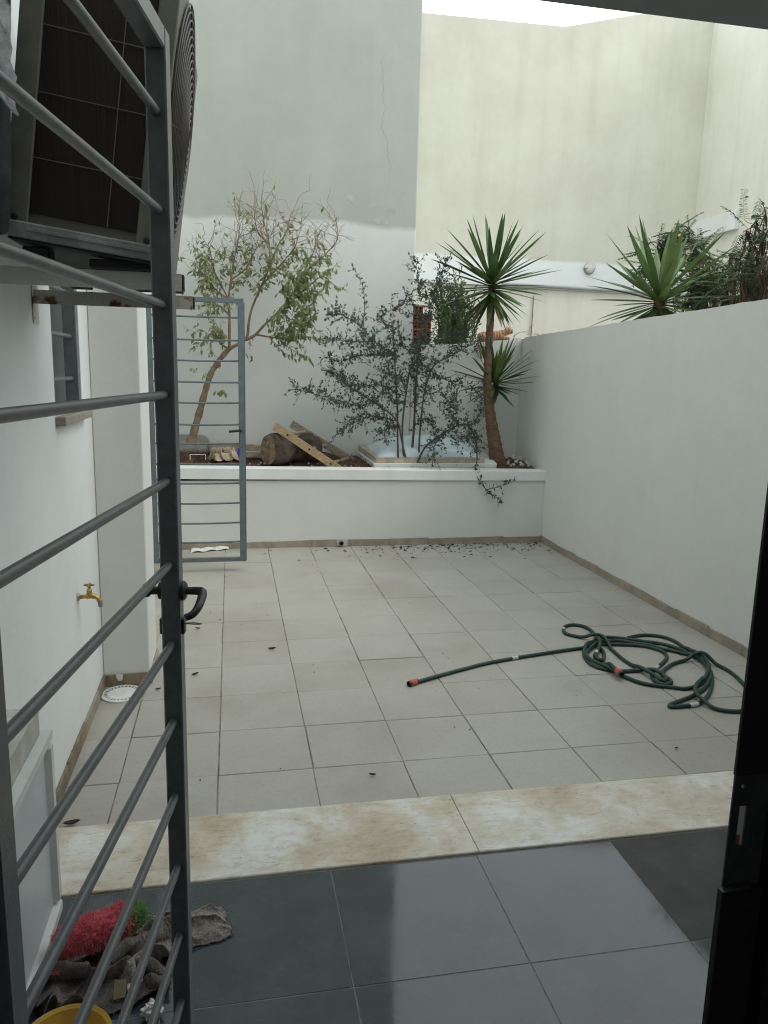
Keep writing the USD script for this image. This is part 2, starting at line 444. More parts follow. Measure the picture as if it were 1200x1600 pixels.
look("pale_fleece", (.34, .37, .38), .95, .2, 25.0, bump=.8, bscale=120, sheen=.4)
look("soil", (.055, .028, .018), .95, .1, 14.0, color2=(.125, .075, .05), bump=1.0, bscale=60, fine=.3)
look("straw", (.17, .11, .06), .85, .2, 20.0, island=[(0, (.35, .25, .2)), (.4, (.7, .55, .45)), (.75, (1, .9, .8)), (1, (1.7, 1.65, 1.6))])
look("litter_leaf", (.095, .066, .045), .8, .2, 20.0, island=[(0, (.5, .5, .5)), (.7, (1, 1, 1)), (1, (2.2, 1.8, 1.4))])
look("rubble", (.50, .49, .46), .9, .15, 20.0, bump=.6, fine=.1)
look("stone_slab", (.33, .335, .32), .85, .12, 12.0, bump=.4, fine=.12)
look("old_board", (.34, .30, .235), .85, .2, 8.0, stretch=(2, 14, 14), bump=.4, fine=.1)
look("paper_sack", (.46, .39, .30), .9, .15, 12.0, bump=.5)
look("ladder_pine", (.40, .29, .17), .7, .18, 6.0, stretch=(4, 20, 20), bump=.3, fine=.08)
look("ladder_weathered", (.30, .26, .20), .85, .22, 8.0, stretch=(4, 18, 18), bump=.4, fine=.14)
look("bolt_black", (.015, .013, .012), .6, .1)
look("log_bark", (.030, .022, .018), .95, .2, 12.0, color2=(.075, .058, .046), bump=1.0, bscale=38, fine=.3)
look("log_end", (.20, .15, .105), .9, .25, 22.0, bump=.6, fine=.2)
look("ficus_bark", (.19, .135, .09), .85, .22, 16.0, bump=.7, bscale=70, fine=.18)
look("twig_bark", (.26, .21, .155), .85, .2, 16.0)
look("ficus_leaf", (.58, .51, .25), .5, .12, 30.0, transl=.3, spec=.35,
     island=[(0, (.33, .46, .38)), (.18, (.58, .68, .5)), (.36, (1.08, 1.03, .9)), (.7, (1.45, 1.35, 1.5)), (1, (1.8, 1.65, 2.2))])
look("shrub_stem", (.095, .076, .060), .85, .2, 18.0, bump=.5)
look("shrub_leaf", (.125, .200, .145), .42, .12, 30.0, transl=.32, spec=.5, island=[(0, (.45, .5, .5)), (.4, (.8, .85, .85)), (.8, (1.3, 1.35, 1.25)), (1, (2.2, 2.1, 1.7))])
look("dead_leaf", (.20, .085, .050), .8, .2, 30.0, transl=.2, island=[(0, (.6, .6, .6)), (1, (1.4, 1.2, 1.1))])
look("bush_leaf", (.13, .20, .075), .45, .15, 30.0, transl=.3, island=[(0, (.5, .6, .5)), (.6, (1, 1, 1)), (1, (1.7, 1.6, 1.4))])
look("frond_leaf", (.125, .195, .085), .5, .15, 30.0, transl=.3, island=[(0, (.45, .55, .5)), (.6, (1, 1, 1)), (1, (1.8, 1.6, 1.5))])
look("acacia_stem", (.075, .050, .038), .85, .2, 18.0)
look("seed_pod", (.085, .034, .024), .6, .25, 30.0, transl=.1)
look("seed_pod_tan", (.26, .17, .09), .7, .2, 30.0)
look("yucca_bark", (.135, .075, .050), .9, .15, 5.0, color2=(.19, .115, .08), stretch=(3, 3, 9), bump=.9, bscale=26, fine=.2)
look("yucca_leaf_dry", (.20, .15, .085), .75, .25, 12.0, spec=.2)
for k, c in enumerate([(.066, .120, .040), (.082, .142, .048), (.052, .098, .037), (.108, .165, .058)]):
    look(f"yucca_leaf_{'abcd'[k]}", c, .52, .12, 9.0, stretch=(1, 1, 1), transl=.10, spec=.32)
look("hose_green", (.008, .036, .027), .45, .12, 50.0, spec=.5)
look("hose_mark", (.55, .58, .56), .5, .1)
look("coupling_red", (.52, .095, .075), .42, .1, 40.0)
look("rag_grey", (.25, .222, .195), .98, .18, 14.0, bump=1.0, bscale=230, fine=.34, sheen=.3)
look("rag_dark", (.115, .100, .088), .98, .22, 16.0, bump=1.0, bscale=150, fine=.3, sheen=.2)
look("fluff_red", (.95, .20, .23), .9, .1, 40.0, sheen=.5, transl=.30, island=[(0, (.7, .7, .7)), (.6, (1, 1, 1)), (1, (1.25, 2.0, 1.8))])
look("fluff_green", (.22, .46, .13), .9, .1, 40.0, sheen=.4, transl=.30, island=[(0, (.7, .7, .7)), (1, (1.3, 1.2, 1.2))])
look("yellow_plastic", (.46, .27, .04), .42, .12, 10.0, spec=.4)
look("cream_foam", (.52, .47, .28), .85, .1, 30.0, bump=.4)
look("white_paper", (.70, .71, .69), .8, .04, 20.0)
look("dome_acrylic", (.50, .61, .67), .25, .04, 3.0, spec=.5)
look("skylight_frame", (.40, .36, .29), .8, .15, 10.0, bump=.4, fine=.1)
look("brick_red", (.235, .085, .055), .9, .22, 20.0, bump=.8, bscale=60, fine=.2)
look("mortar", (.30, .28, .25), .95, .2, 25.0, bump=.8)
look("pipe_grey", (.34, .37, .39), .5, .06)
look("rust_rod", (.20, .105, .075), .8, .2)
look("lamp_glass", (.62, .63, .58), .3, .05)
look("lamp_shade", (.30, .30, .28), .5, .05)
look("dark_hole", (.006, .006, .006), .8, .1)
look("garden_earth", (.16, .13, .10), .95, .2, 2.0, bump=.5)
graph("cat_fur", {
    "geo": ("geometry", {}), "mp": ("mapping", {"scale": (1.0, .25, .35)}), "w": ("wave_texture", {"wave_type": "bands", "bands_direction": "x", "scale": 11.0, "distortion": 3.5, "detail": 3.0, "detail_scale": 2.0}),
    "r": ("rgb_ramp", {"ramp": [(.30, (.30, .145, .075)), (.62, (.44, .27, .165))]}), "p": ("principled_bsdf", {"roughness": .9, "specular_ior_level": .15, "sheen_weight": .4}),
    "n": ("noise_texture", {"scale": 240.0, "detail": 2.0}), "b": ("bump", {"strength": .6, "distance": .004})},
    [("geo.position", "mp.vector"), ("mp.vector", "w.vector"), ("w.fac", "r.fac"), ("r.color", "p.base_color"), ("geo.position", "n.vector"), ("n.fac", "b.height"), ("b.normal", "p.normal")])
look("cat_eye", (.25, .22, .03), .1, .1, spec=.6)
look("cat_nose", (.36, .14, .12), .5, .1)

# ------------------------------------------------------------------ ground and large structure
XL, XR, YP, YB = -.60, 2.731, 6.273, 7.0          # left wall, right wall, planter front, back wall
single("ground", box(-60, 60, -60, 60, -.9, -.16), "garden_earth", kind="structure", label="earth ground under and around the houses")

# terrace: mortar bed and one tile after another
tf = thing("terrace_floor", "pale beige tiled terrace floor with dirty joints", None, (0, 0, 0), kind="structure")
part(tf, "mortar_bed", box(XL, XR, 2.36, YP, -.10, -.0035), "grout")
T = .35
xs = [XL + .004] + [(i - .1806) * T for i in range(-1, 9)]
xs[-1] = XR - .004
ys = [2.372] + [(j + 7.53) * T for j in range(0, 11)] + [YP - .004]
tr = np.random.default_rng(3)
for i in range(len(xs) - 1):
    for j in range(len(ys) - 1):
        g = .0016 + .0014 * tr.random()
        x0, x1, y0, y1 = xs[i] + g, xs[i + 1] - g, ys[j] + .0013, ys[j + 1] - .0013
        dx, dy = tr.normal(0, .0012, 2)
        v, f = tri(box(x0 + dx, x1 + dx, y0 + dy, y1 + dy, -.010, 0.0, .0016))
        c = v.mean(0)
        sl = tr.normal(0, .0016, 2)
        v = v.copy()
        v[:, 2] += (v[:, 0] - c[0]) * sl[0] + (v[:, 1] - c[1]) * sl[1] + tr.normal(0, .0005)
        part(tf, "tile", (v, f), f"terrace_tile_{'abcde'[tr.integers(5)]}")

# dark porch floor, larger tiles
pf = thing("porch_floor", "dark slate grey porch floor of large tiles with thin pale joints", None, (0, 0, 0), kind="structure")
part(pf, "mortar_bed", box(-1.5, 2.73, -2.6, 2.036, -.10, -.0007), "pale_grout")
px_ = [-1.094, -.637, -.18, .277, .735, 1.190, 1.648, 2.105, 2.56]
py_ = [-1.15, -.69, -.235, .22, .675, 1.13, 1.585, 2.033]
for i in range(len(px_) - 1):
    for j in range(len(py_) - 1):
        g = .0013
        worn = px_[i] > 1.1 and j == 6
        v, f = tri(box(px_[i] + g, px_[i + 1] - g, py_[j] + g, py_[j + 1] - g, -.010, 0, .0009))
        v = v.copy(); c = v.mean(0); sl = tr.normal(0, .0012, 2)
        v[:, 2] += (v[:, 0] - c[0]) * sl[0] + (v[:, 1] - c[1]) * sl[1]
        part(pf, "tile", (v, f), "slate_tile_worn" if worn else "slate_tile", label="duller dark tile beside the door jamb" if worn and i == 5 else None)

th = thing("marble_threshold", "cream and brown veined marble threshold between dark porch and terrace", "threshold", (.7, 2.2, 0))
for x0, x1 in ((XL + .003, .7455), (.7485, 2.1), (2.103, XR - .003)):
    # the slabs narrow slightly to the right, as laid
    part(th, "slab", hull([(x, y, z) for x in (x0, x1) for y, z in ((2.037, -.02), (2.037, .005), (2.0395, .008), (2.3645 - .006 * (x - .7), .008), (2.367 - .006 * (x - .7), .005), (2.367 - .006 * (x - .7), -.02))]), "marble")

# left house wall with a recessed window opening
lw = thing("left_wall", "white plastered house wall on the left with tap and grilled window", "wall", (XL, 4.0, 0))
wallL = m3.Manifold.cube([.30, 6.4, 7.0]).translate([XL - .30, .90, -.12]) - m3.Manifold.cube([.13, .49, 1.0]).translate([XL - .12, 2.825, 1.30])
part(lw, "plaster", wallL, "white_plaster_fresh")
y = 2.36
tr = np.random.default_rng(11)
while y < 3.50:
    y1 = min(y + .33, 3.515)
    part(lw, "skirting_tile", box(XL, XL + .010, y + .0015, y1 - .0015, .001, .062 + tr.normal(0, .003), .002), "skirting_dirty" if tr.random() < .5 else "skirting_tile")
    y = y1
y = 3.86
while y < YP - .03:
    y1 = min(y + .33, YP - .012)
    part(lw, "skirting_tile", box(XL, XL + .010, y + .0015, y1 - .0015, .001, .058, .002), "skirting_tile")
    y = y1
pl = thing("wall_pillar", "white plastered pillar standing out of the left wall behind the tap", "pillar", (-.5, 3.7, 0))
part(pl, "plaster", box(XL + .001, -.392, 3.52, 3.85, -.1, 6.88, .004), "white_plaster")
part(pl, "skirting_tile", hull([(x, y, z) for x, z in ((XL + .011, .001), (-.395, .001), (-.395, .064), (XL + .011, .058)) for y in (3.509, 3.5195)]), "skirting_dirty", label="stained brown skirting at the foot of the pillar")
part(pl, "skirting_tile", box(-.3915, -.382, 3.525, 3.845, .001, .058, .002), "skirting_tile")
part(pl, "paint_drip", hull([(XL + .055 + a, 3.5085, z) for a, z in ((0, .062), (.032, .062), (.030, .036), (.022, .028), (.010, .030), (.002, .045))] + [(XL + .055 + a, 3.506, z) for a, z in ((.004, .060), (.028, .060), (.024, .038), (.010, .036))]), "white_plaster")

# right garden wall
rw = thing("right_wall", "white plastered garden wall along the right side of the terrace", "wall", (XR, 4.6, 0))
part(rw, "plaster", prism_yz([(.81, -.12), (7.28, -.12)] + [(yy, 1.826 + .130 * (7.28 - yy) / 6.47 + dz_) for yy, dz_ in zip(np.linspace(7.28, .81, 90), np.random.default_rng(4).normal(0, .0016, 90) - .012 * np.exp(-((np.linspace(7.28, .81, 90) - 7.0) / .06) ** 2))], XR, XR + .15), "white_plaster")
y = 2.40
tr = np.random.default_rng(5)
while y < YP - .03:
    y1 = min(y + .36 + tr.normal(0, .03), YP - .002)
    h0, h1 = .060 + tr.normal(0, .004, 2)
    part(rw, "skirting_tile", hull([(x, yy, z) for x in (XR - .010, XR) for yy, z in ((y + .0015, .001), (y1 - .0015, .001), (y + .0015, h0), ((y + y1) / 2, (h0 + h1) / 2 + tr.normal(0, .003)), (y1 - .0015, h1))]), "skirting_tile")
    y = y1

# planter: front wall with a cap, soil, back wall
pw = thing("planter_wall", "low white planter wall with a thick cap across the end of the terrace", "wall", (1.0, YP, 0))
part(pw, "plaster", box(XL + .001, XR - .001, YP, 6.42, -.1, .57), "white_plaster")
cap = [(XL + .001, .590), (XL + .001, .690), (XR - .001, .648), (XR - .001, .562)]
part(pw, "cap", hull([(x, y, z) for x, zb, zt in ((XL + .001, .590, .682), (XR - .001, .562, .646)) for y, z in ((YP - .016, zb), (YP - .016, zt - .004), (YP - .012, zt), (6.425, zt), (6.425, zb))]), "white_paint")
x = XL + .012
tr = np.random.default_rng(8)
edges = [XL + .012, -.27, .0, .317, .651, .985, 1.33, 1.68, 2.024, 2.37, XR - .012]
for x0, x1 in zip(edges[:-1], edges[1:]):
    h0, h1 = .056 + tr.normal(0, .004, 2)
    part(pw, "skirting_tile", hull([(xx, yy, z) for yy in (YP - .010, YP) for xx, z in ((x0 + .0015, .001), (x1 - .0015, .001), (x0 + .0015, h0), (x1 - .0015, h1))]), "skirting_tile")
pc = onY(533, 848, 6.255)
part(pw, "drain_pipe", lathe([(.021, 0), (.021, -.030), (.0165, -.030), (.0165, .0)], (pc[0], 6.262, .032), (0, 1, 0), 24), "skirting_dirty", 40)
part(pw, "drain_pipe", lathe([(.0168, 0), (.0001, .0)], (pc[0], 6.245, .032), (0, -1, 0), 24), "dark_hole", label="dark mouth of the drain pipe")
part(pw, "plaster_patch", hull([(pc[0] + a, YP - .0125, .03 + b) for a, b in ((-.035, .03), (.06, .028), (.05, -.022), (-.03, -.024))] + [(pc[0] + a, YP - .0095, .03 + b) for a, b in ((-.04, .034), (.065, .032), (.055, -.028), (-.034, -.028))]), "rubble")


def soil_z(X, Y):
    t = np.clip((Y - 6.42) / .58, 0, 1)
    z = .640 + .115 * t * np.clip((2.0 - X) / 1.6, .15, 1)
    z = z + .05 * np.exp(-((X - 2.62) / .10) ** 2 - ((Y - 6.75) / .2) ** 2)
    return z + .035 * (meshkit.fbm(np.stack([X * 7, Y * 7, 0 * X], -1), 4, 2) - .5)


gx, gy = np.linspace(XL, XR, 130), np.linspace(6.42, 7.02, 30)
GX, GY = np.meshgrid(gx, gy, indexing="ij")
GZ = soil_z(GX, GY) + .012 * (meshkit.noise(np.stack([GX * 40, GY * 40, 0 * GX], -1), 4) - .5)
vv = np.stack([GX, GY, GZ], -1).reshape(-1, 3)
ii, jj = np.meshgrid(np.arange(129), np.arange(29), indexing="ij")
q = np.stack([ii * 30 + jj, (ii + 1) * 30 + jj, (ii + 1) * 30 + jj + 1, ii * 30 + jj + 1], -1).reshape(-1, 4)
single("planter_soil", (vv, q), "soil", True, kind="structure", label="reddish brown soil filling the planter")

bw = thing("low_back_wall", "low white wall behind the planter that the orange cat lies on", "wall", (2.2, YB, 0))
part(bw, "plaster", prism_xz([(1.657, -.12), (1.657, 1.735)] + [(xx, np.interp(xx, [1.6, 2.1, 2.74], [1.733, 1.75, 1.822]) + dz_) for xx, dz_ in zip(np.linspace(1.70, 2.70, 26), np.random.default_rng(14).normal(0, .0022, 26))] + [(XR - .002, 1.822), (XR - .002, -.12)], YB, YB + .16), "white_plaster")
nb = thing("neighbour_building", "tall blank grey white neighbouring building wall behind the planter", "building", (-3.0, YB, 0))
part(nb, "wall", box(-9.0, 1.655, YB, 9.3, -.12, 10.0, .01), "neighbour_plaster")

r_ = np.random.default_rng(19)
for (x, y, sz_) in ((553, 312, .07), (612, 330, .05), (595, 345, .06), (628, 300, .035), (585, 322, .03)):
    c = onY(x, y, YB)
    ang = np.sort(r_.uniform(0, 2 * np.pi, 13))
    rr_ = sz_ * r_.uniform(.45, 1.15, 13)
    poly = [(c[0] + a * math.cos(t) * 1.2, c[2] + a * math.sin(t)) for a, t in zip(rr_, ang)]
    part(nb, "bare_patch", prism_xz(poly, YB - .0011, YB - .0002), "patch_plaster")

# own house: facade round the door, porch slab, room behind the camera
hs = thing("own_house", "dark ceiling slab and house front over the porch and doorway", "house", (0, 0, 0))
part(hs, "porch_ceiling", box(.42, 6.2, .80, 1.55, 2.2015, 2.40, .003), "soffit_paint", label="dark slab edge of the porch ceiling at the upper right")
part(hs, "upper_front", box(-3.6, 6.2, .66, .90, 2.402, 6.0), "white_plaster")
part(hs, "front_wall", join(box(-3.6, -.31, .66, .80, -.1, 2.199), box(.648, 6.2, .66, .80, -.1, 2.199), box(-.309, .647, .66, .80, 2.122, 2.199)), "interior_paint")
part(hs, "porch_side_wall", box(XR + .151, XR + .30, .802, 1.55, -.1, 2.199), "white_plaster")
part(hs, "room_wall", join(box(-1.6, -1.5, -2.7, .658, -.1, 2.62), box(2.0, 2.1, -2.7, .658, -.1, 2.62), box(-1.498, 1.998, -2.7, -2.6, -.1, 1.2), box(-1.498, -.2, -2.7, -2.6, 1.202, 2.62), box(.7, 1.998, -2.7, -2.6, 1.202, 2.62)), "interior_paint")
part(hs, "room_ceiling", box(-1.6, 2.1, -2.7, .655, 2.622, 2.75), "interior_paint")
part(hs, "wall_block", box(-3.6, -.902, .801, 7.0, -.1, 8.0), "white_plaster")

# boundary wall and far building beyond the low wall
gb = thing("boundary_wall", "cream boundary wall with white coping and grey pipe beyond the garden", "wall", (4.5, 10.0, 0))
part(gb, "wall", prism_xz([(1.2, -.12), (1.2, 2.655), (6.94, 2.60), (6.94, -.12)], 10.0, 10.2), "cream_wall")
part(gb, "coping", hull([(x, y, z) for x, z0, z1 in ((1.2, 2.656, 2.695), (6.94, 2.601, 2.640)) for y in (9.97, 10.23) for z in (z0, z1)]), "white_paint")
part(gb, "pipe", cyl((3.55, 9.945, 2.668), (6.9, 9.945, 2.632), .020), "pipe_grey", 40)
part(gb, "pipe_clip", box(4.98, 5.0, 9.92, 9.968, 2.628, 2.672), "pipe_grey")
q0 = onY(833, 462, 9.985)
part(gb, "rusty_rod", cyl((q0[0], 9.985, 1.6), (q0[0] + .01, 9.985, q0[2]), .006, 8), "rust_rod", 40)
fb = thing("far_building", "large pale cream building wall with white painted base band at the back", "building", (4.5, 11.0, 0))
part(fb, "wall", prism_xz([(.5, -.12), (.5, 6.20), (2.6, 6.26), (4.66, 6.30), (6.10, 6.66), (8.5, 6.68), (8.5, -.12)], 11.0, 11.5), "cream_plaster")
part(fb, "side_wall", box(6.953, 7.4, 8.9, 10.998, -.12, 7.2), "cream_wall")
part(fb, "ledge", box(6.885, 6.952, 9.91, 10.997, 3.548, 3.80, .004), "white_paint")
lm = thing("wall_lamp", "small oval bulkhead lamp on the white band of the far wall", "wall lamp", onY(920, 420, 11.0))
lc = onY(920, 420, 10.998)
part(lm, "base", lathe([(.0, .0), (.085, 0), (.085, .02), (.07, .03), (.0, .03)], lc, (0, -1, 0), 28), "lamp_shade", 40)
dv, df = lathe([(.068 * math.cos(a), .03 + .05 * math.sin(a)) for a in np.linspace(0, math.pi / 2, 7)], lc, (0, -1, 0), 28)
part(lm, "glass", (dv, df), "lamp_glass", 60)
part(lm, "hood", hull([(lc[0] + a, y, lc[2] + b) for a, b in ((-.088, .0), (.088, .0), (.07, .055), (0, .09), (-.07, .055), (-.088, .012), (.088, .012)) for y in (10.93, 10.968)]), "lamp_glass", 30)

# broken brick pier standing on the low wall
bp = thing("brick_pier", "broken stub of red hollow bricks on the low wall at the building corner", "brick pier", (1.74, 7.08, 1.735))
tr = np.random.default_rng(21)
for k in range(5):
    z0 = 1.738 + k * .071
    for h in range(2):
        if k == 4 and h == 1:
            continue
        x0 = 1.660 + h * .088 + tr.normal(0, .003)
        b = m3.Manifold.cube([.082, .13, .060]).translate([x0, 7.012 + tr.normal(0, .004), z0])
        for hx in (.022, .060):
            for hz in (.017, .043):
                b = b - m3.Manifold.cube([.024, .10, .017]).translate([x0 + hx - .012, 6.98, z0 + hz - .0085])
        part(bp, "brick", b, "brick_red")
    part(bp, "mortar_joint", box(1.662, 1.828, 7.02, 7.135, z0 + .0605, z0 + .0705), "mortar")

# ------------------------------------------------------------------ gates, jamb, cabinet, air conditioner
gd = np.array([.158, .987, 0]) / math.hypot(.158, .987)       # hinge to free edge
gn = np.array([gd[1], -gd[0], 0])                             # outer face of the gate, towards +x
gfree = np.array([-.117, 1.467, 0.0])                         # centre of the free stile
W1 = .752
ghinge = gfree - gd * W1
sw = .036
G1 = thing("entrance_gate", "dark grey barred metal gate swung open at the left foreground", "gate", ghinge)
zb, zt = .022, 2.045
zup = np.array([0, 0, 1.0])
part(G1, "stile", obox(gfree - gd * sw / 2 - gn * sw / 2 + zup * zb, gd * sw, gn * sw, zup * (zt - zb), .003), "gate_paint")
part(G1, "stile", obox(ghinge - gd * sw / 2 - gn * sw / 2 + zup * zb, gd * sw, gn * sw, zup * (zt - zb), .003), "gate_paint")
for z0 in (zb, zt - sw):
    part(G1, "rail", obox(ghinge + gd * (sw / 2 + .0005) - gn * sw / 2 + zup * (z0 + .0004), gd * (W1 - sw - .001), gn * sw, zup * (sw - .0008), .003), "gate_paint")
for k in range(12):
    z = 1.911 - .16 * k
    part(G1, "bar", cyl(ghinge + gd * (sw / 2 - .004) + zup * z, gfree - gd * (sw / 2 - .004) + zup * z, .0078, 16), "gate_paint", 50)
hz = 1.055
hp = gfree + zup * hz
part(G1, "handle_rose", lathe([(.0, 0), (.019, 0), (.019, .006), (.014, .010), (.0, .010)], hp + gn * sw / 2, gn, 24), "black_plastic", 40)
lev = curve([hp + gn * (sw / 2 + .008), hp + gn * (sw / 2 + .030), hp + gn * (sw / 2 + .041) - gd * .006, hp + gn * (sw / 2 + .043) - gd * .018 - zup * .006, hp + gn * (sw / 2 + .041) - gd * .045 - zup * .018,
             hp + gn * (sw / 2 + .034) - gd * .062 - zup * .027, hp + gn * (sw / 2 + .022) - gd * .070 - zup * .031], 6)
part(G1, "handle", sweep(lev, np.interp(np.linspace(0, 1, len(lev)), [0, .25, .5, 1], [.0075, .0085, .0085, .0065]), 12), "black_plastic", 50)
part(G1, "handle_rose", lathe([(.0, 0), (.017, 0), (.017, .006), (.008, .009), (.008, .022), (.013, .026), (.013, .036), (.0, .037)], hp - gn * sw / 2, -gn, 24), "black_plastic", 40, label="inner handle knob")
kz = gfree + zup * .985
part(G1, "lock_cylinder", obox(kz + gn * sw / 2 - gd * .010 - zup * .016, gd * .020, gn * .006, zup * .032, .002), "black_plastic")
part(G1, "lock_cylinder", obox(kz - gn * (sw / 2 + .006) - gd * .010 - zup * .016, gd * .020, gn * .006, zup * .032, .002), "black_plastic")
kp = kz + gn * (sw / 2 + .006) + zup * .004
bow = [kp + gn * (.020 + .011 * math.cos(a)) - gd * .007 * math.sin(a) + zup * .004 * math.sin(a) for a in np.linspace(-math.pi, math.pi, 19)]
part(G1, "key", join(sweep(bow, .0016, 6), cyl(kp, kp + gn * .010, .0022, 8)), "steel", 40)
for z in (.25, 1.0, 1.8):
    part(G1, "hinge", cyl(ghinge - gd * (sw / 2 + .008) + zup * (z - .05), ghinge - gd * (sw / 2 + .008) + zup * (z + .05), .009, 12), "gate_paint", 40)

# rear gate, hinged on the left wall at the end of the terrace
YG = 5.53
G2 = thing("rear_gate", "bluish grey barred metal gate open across the terrace in front of the planter", "gate", (-.56, YG, 0))
x0, x1 = -.560, .093
part(G2, "stile", box(x0, x0 + .034, YG - .015, YG + .015, .08, 1.955, .002), "rear_gate_paint")
part(G2, "stile", box(x1 - .042, x1 - .0005, YG - .017, YG + .017, .08, 1.955, .002), "rear_gate_paint")
part(G2, "closing_strip", box(x1, x1 + .006, YG - .004, YG + .030, .085, 1.925, .001), "rear_gate_paint")
for z0, z1 in ((.0805, .112), (1.922, 1.9545)):
    part(G2, "rail", box(x0 + .0345, x1 - .0425, YG - .014, YG + .014, z0, z1, .002), "rear_gate_paint")
tr = np.random.default_rng(2)
for yp in (495, 531, 563, 597, 629, 663, 693, 725, 755, 786, 817, 847):
    z = onY(330, yp, YG)[2]
    sag = tr.uniform(.002, .007)
    pts = [(x0 + .030, YG, z), (x0 + .2, YG, z - sag * .7), ((x0 + x1) / 2, YG, z - sag), (x1 - .2, YG, z - sag * .7), (x1 - .038, YG, z)]
    part(G2, "bar", sweep(curve(pts, 3), .0068, 10), "rear_gate_paint", 50)
hq = onY(377, 672, YG - .02)
part(G2, "handle", sweep(curve([(hq[0], YG - .016, hq[2]), (hq[0], YG - .05, hq[2]), (hq[0] - .02, YG - .055, hq[2] - .002), (hq[0] - .085, YG - .052, hq[2] - .010)], 5), [.010] * 10 + [.009] * 6, 10), "black_plastic", 50)
part(G2, "lock_plate", box(hq[0] - .012, hq[0] + .012, YG - .021, YG - .0172, hq[2] - .12, hq[2] + .03, .001), "rear_gate_paint")
bq = onY(373, 705, YG - .03)
single("key_tag", box(bq[0] - .008, bq[0] + .008, YG - .036, YG - .028, bq[2] - .028, bq[2] + .022, .003), "blue_plastic", label="blue key tag hanging at the lock of the rear gate", cat="key tag")
for z in (.35, 1.65):
    part(G2, "hinge", cyl((x0 - .018, YG + .004, z - .05), (x0 - .018, YG + .004, z + .05), .011, 12), "rear_gate_paint", 40)

# door jamb at the right with strike plate
J = thing("door_jamb", "dark brown black metal door jamb with strike plate at the right foreground", "door jamb", (.58, .70, 0))
XJ = .5560
part(J, "flange", box(XJ, XJ + .050, .694, .700, 1.0405, 2.12, .0012), "jamb_paint")
part(J, "flange", box(XJ - .0025, XJ + .050, .690, .7005, -.0, .8975, .0012), "jamb_paint")
plate = m3.Manifold.cube([.0315, .0025, .1425]).translate([XJ + .0022, .6975, .8978])
plate = plate - m3.Manifold.cube([.0095, .02, .050]).translate([XJ + .0125, .69, .951]) - m3.Manifold.cylinder(.02, .0024, .0024, 14).rotate([90, 0, 0]).translate([XJ + .0135, .710, 1.026])
part(J, "strike_plate", plate, "strike_steel")
part(J, "slot_edge", box(XJ + .0115, XJ + .0142, .7005, .7035, .948, 1.004), "jamb_paint")
part(J, "latch_keeper", box(XJ + .0145, XJ + .0195, .7005, .7035, .948, .962), "rust_rod")
part(J, "lip", hull([(x, y, z) for x, z in ((XJ - .0035, .8976), (XJ + .014, .8978), (XJ + .028, .9005), (XJ + .033, .9045), (XJ + .033, .8985)) for y in (.6885, .6972)]), "strike_steel")
part(J, "channel", box(XJ + .0342, XJ + .050, .697, .712, .8978, 1.0402, .001), "strike_steel")
part(J, "post", box(XJ + .0504, XJ + .090, .668, .716, -.0, 2.12, .0015), "jamb_paint")

# white cabinet on the porch at the left
cb = thing("white_cabinet", "low white cabinet with framed grey door standing at left beside the rags", "cabinet", (-.535, 1.6, 0))
part(cb, "carcass", box(XL + .002, -.487, 1.05, 1.922, .0, .628, .003), "cabinet_top")
X0, X1 = -.4855, -.462
ya, yb2, za, zb2 = 1.545, 1.945, .035, .560
bw_ = .045
part(cb, "door_panel", box(X0 + .002, X0 + .008, ya + bw_ - .01, yb2 - bw_ + .01, za + bw_ - .01, zb2 - bw_ + .01), "panel_grey")
for (a, b, c, d) in ((ya, yb2, zb2 - bw_, zb2), (ya, yb2, za, za + bw_)):
    part(cb, "door_frame", hull([(X0, a, c), (X0, b, c), (X0, a, d), (X0, b, d), (X1, a + .004, d - .004 if c > .3 else d - .018), (X1, b - .004, d - .004 if c > .3 else d - .018), (X1, a + .004, c + .018 if c > .3 else c + .004), (X1, b - .004, c + .018 if c > .3 else c + .004)]), "cabinet_white")
for (a, b, s) in ((ya, ya + bw_, 0), (yb2 - bw_, yb2, 1)):
    part(cb, "door_frame", hull([(X0 + .0005, a, za + bw_), (X0 + .0005, b, za + bw_), (X0 + .0005, a, zb2 - bw_), (X0 + .0005, b, zb2 - bw_)] + [(X1 - .0005, a + (.018 if s else .004), z) for z in (za + bw_, zb2 - bw_)] + [(X1 - .0005, b - (.004 if s else .018), z) for z in (za + bw_, zb2 - bw_)]), "cabinet_white")
part(cb, "plinth", box(XL + .003, -.478, 1.05, 1.93, .0, .033, .001), "cabinet_top")
part(cb, "door", box(X0, X1 - .002, 1.10, 1.540, .035, .560, .004), "cabinet_white")

# air conditioner
A = np.array([-.505, 1.955, 1.784]); t8 = math.radians(7.5)
au, aw, av = np.array([math.cos(t8), 0, -math.sin(t8)]), np.array([math.sin(t8), 0, math.cos(t8)]), np.array([0, 1.0, 0])


def ac(u, v, w):
    return A + au * u + av * v + aw * w


def acbox(u0, u1, v0, v1, w0, w1, b=.0):
    return obox(ac(u0, v0, w0), au * (u1 - u0), av * (v1 - v0), aw * (w1 - w0), b)


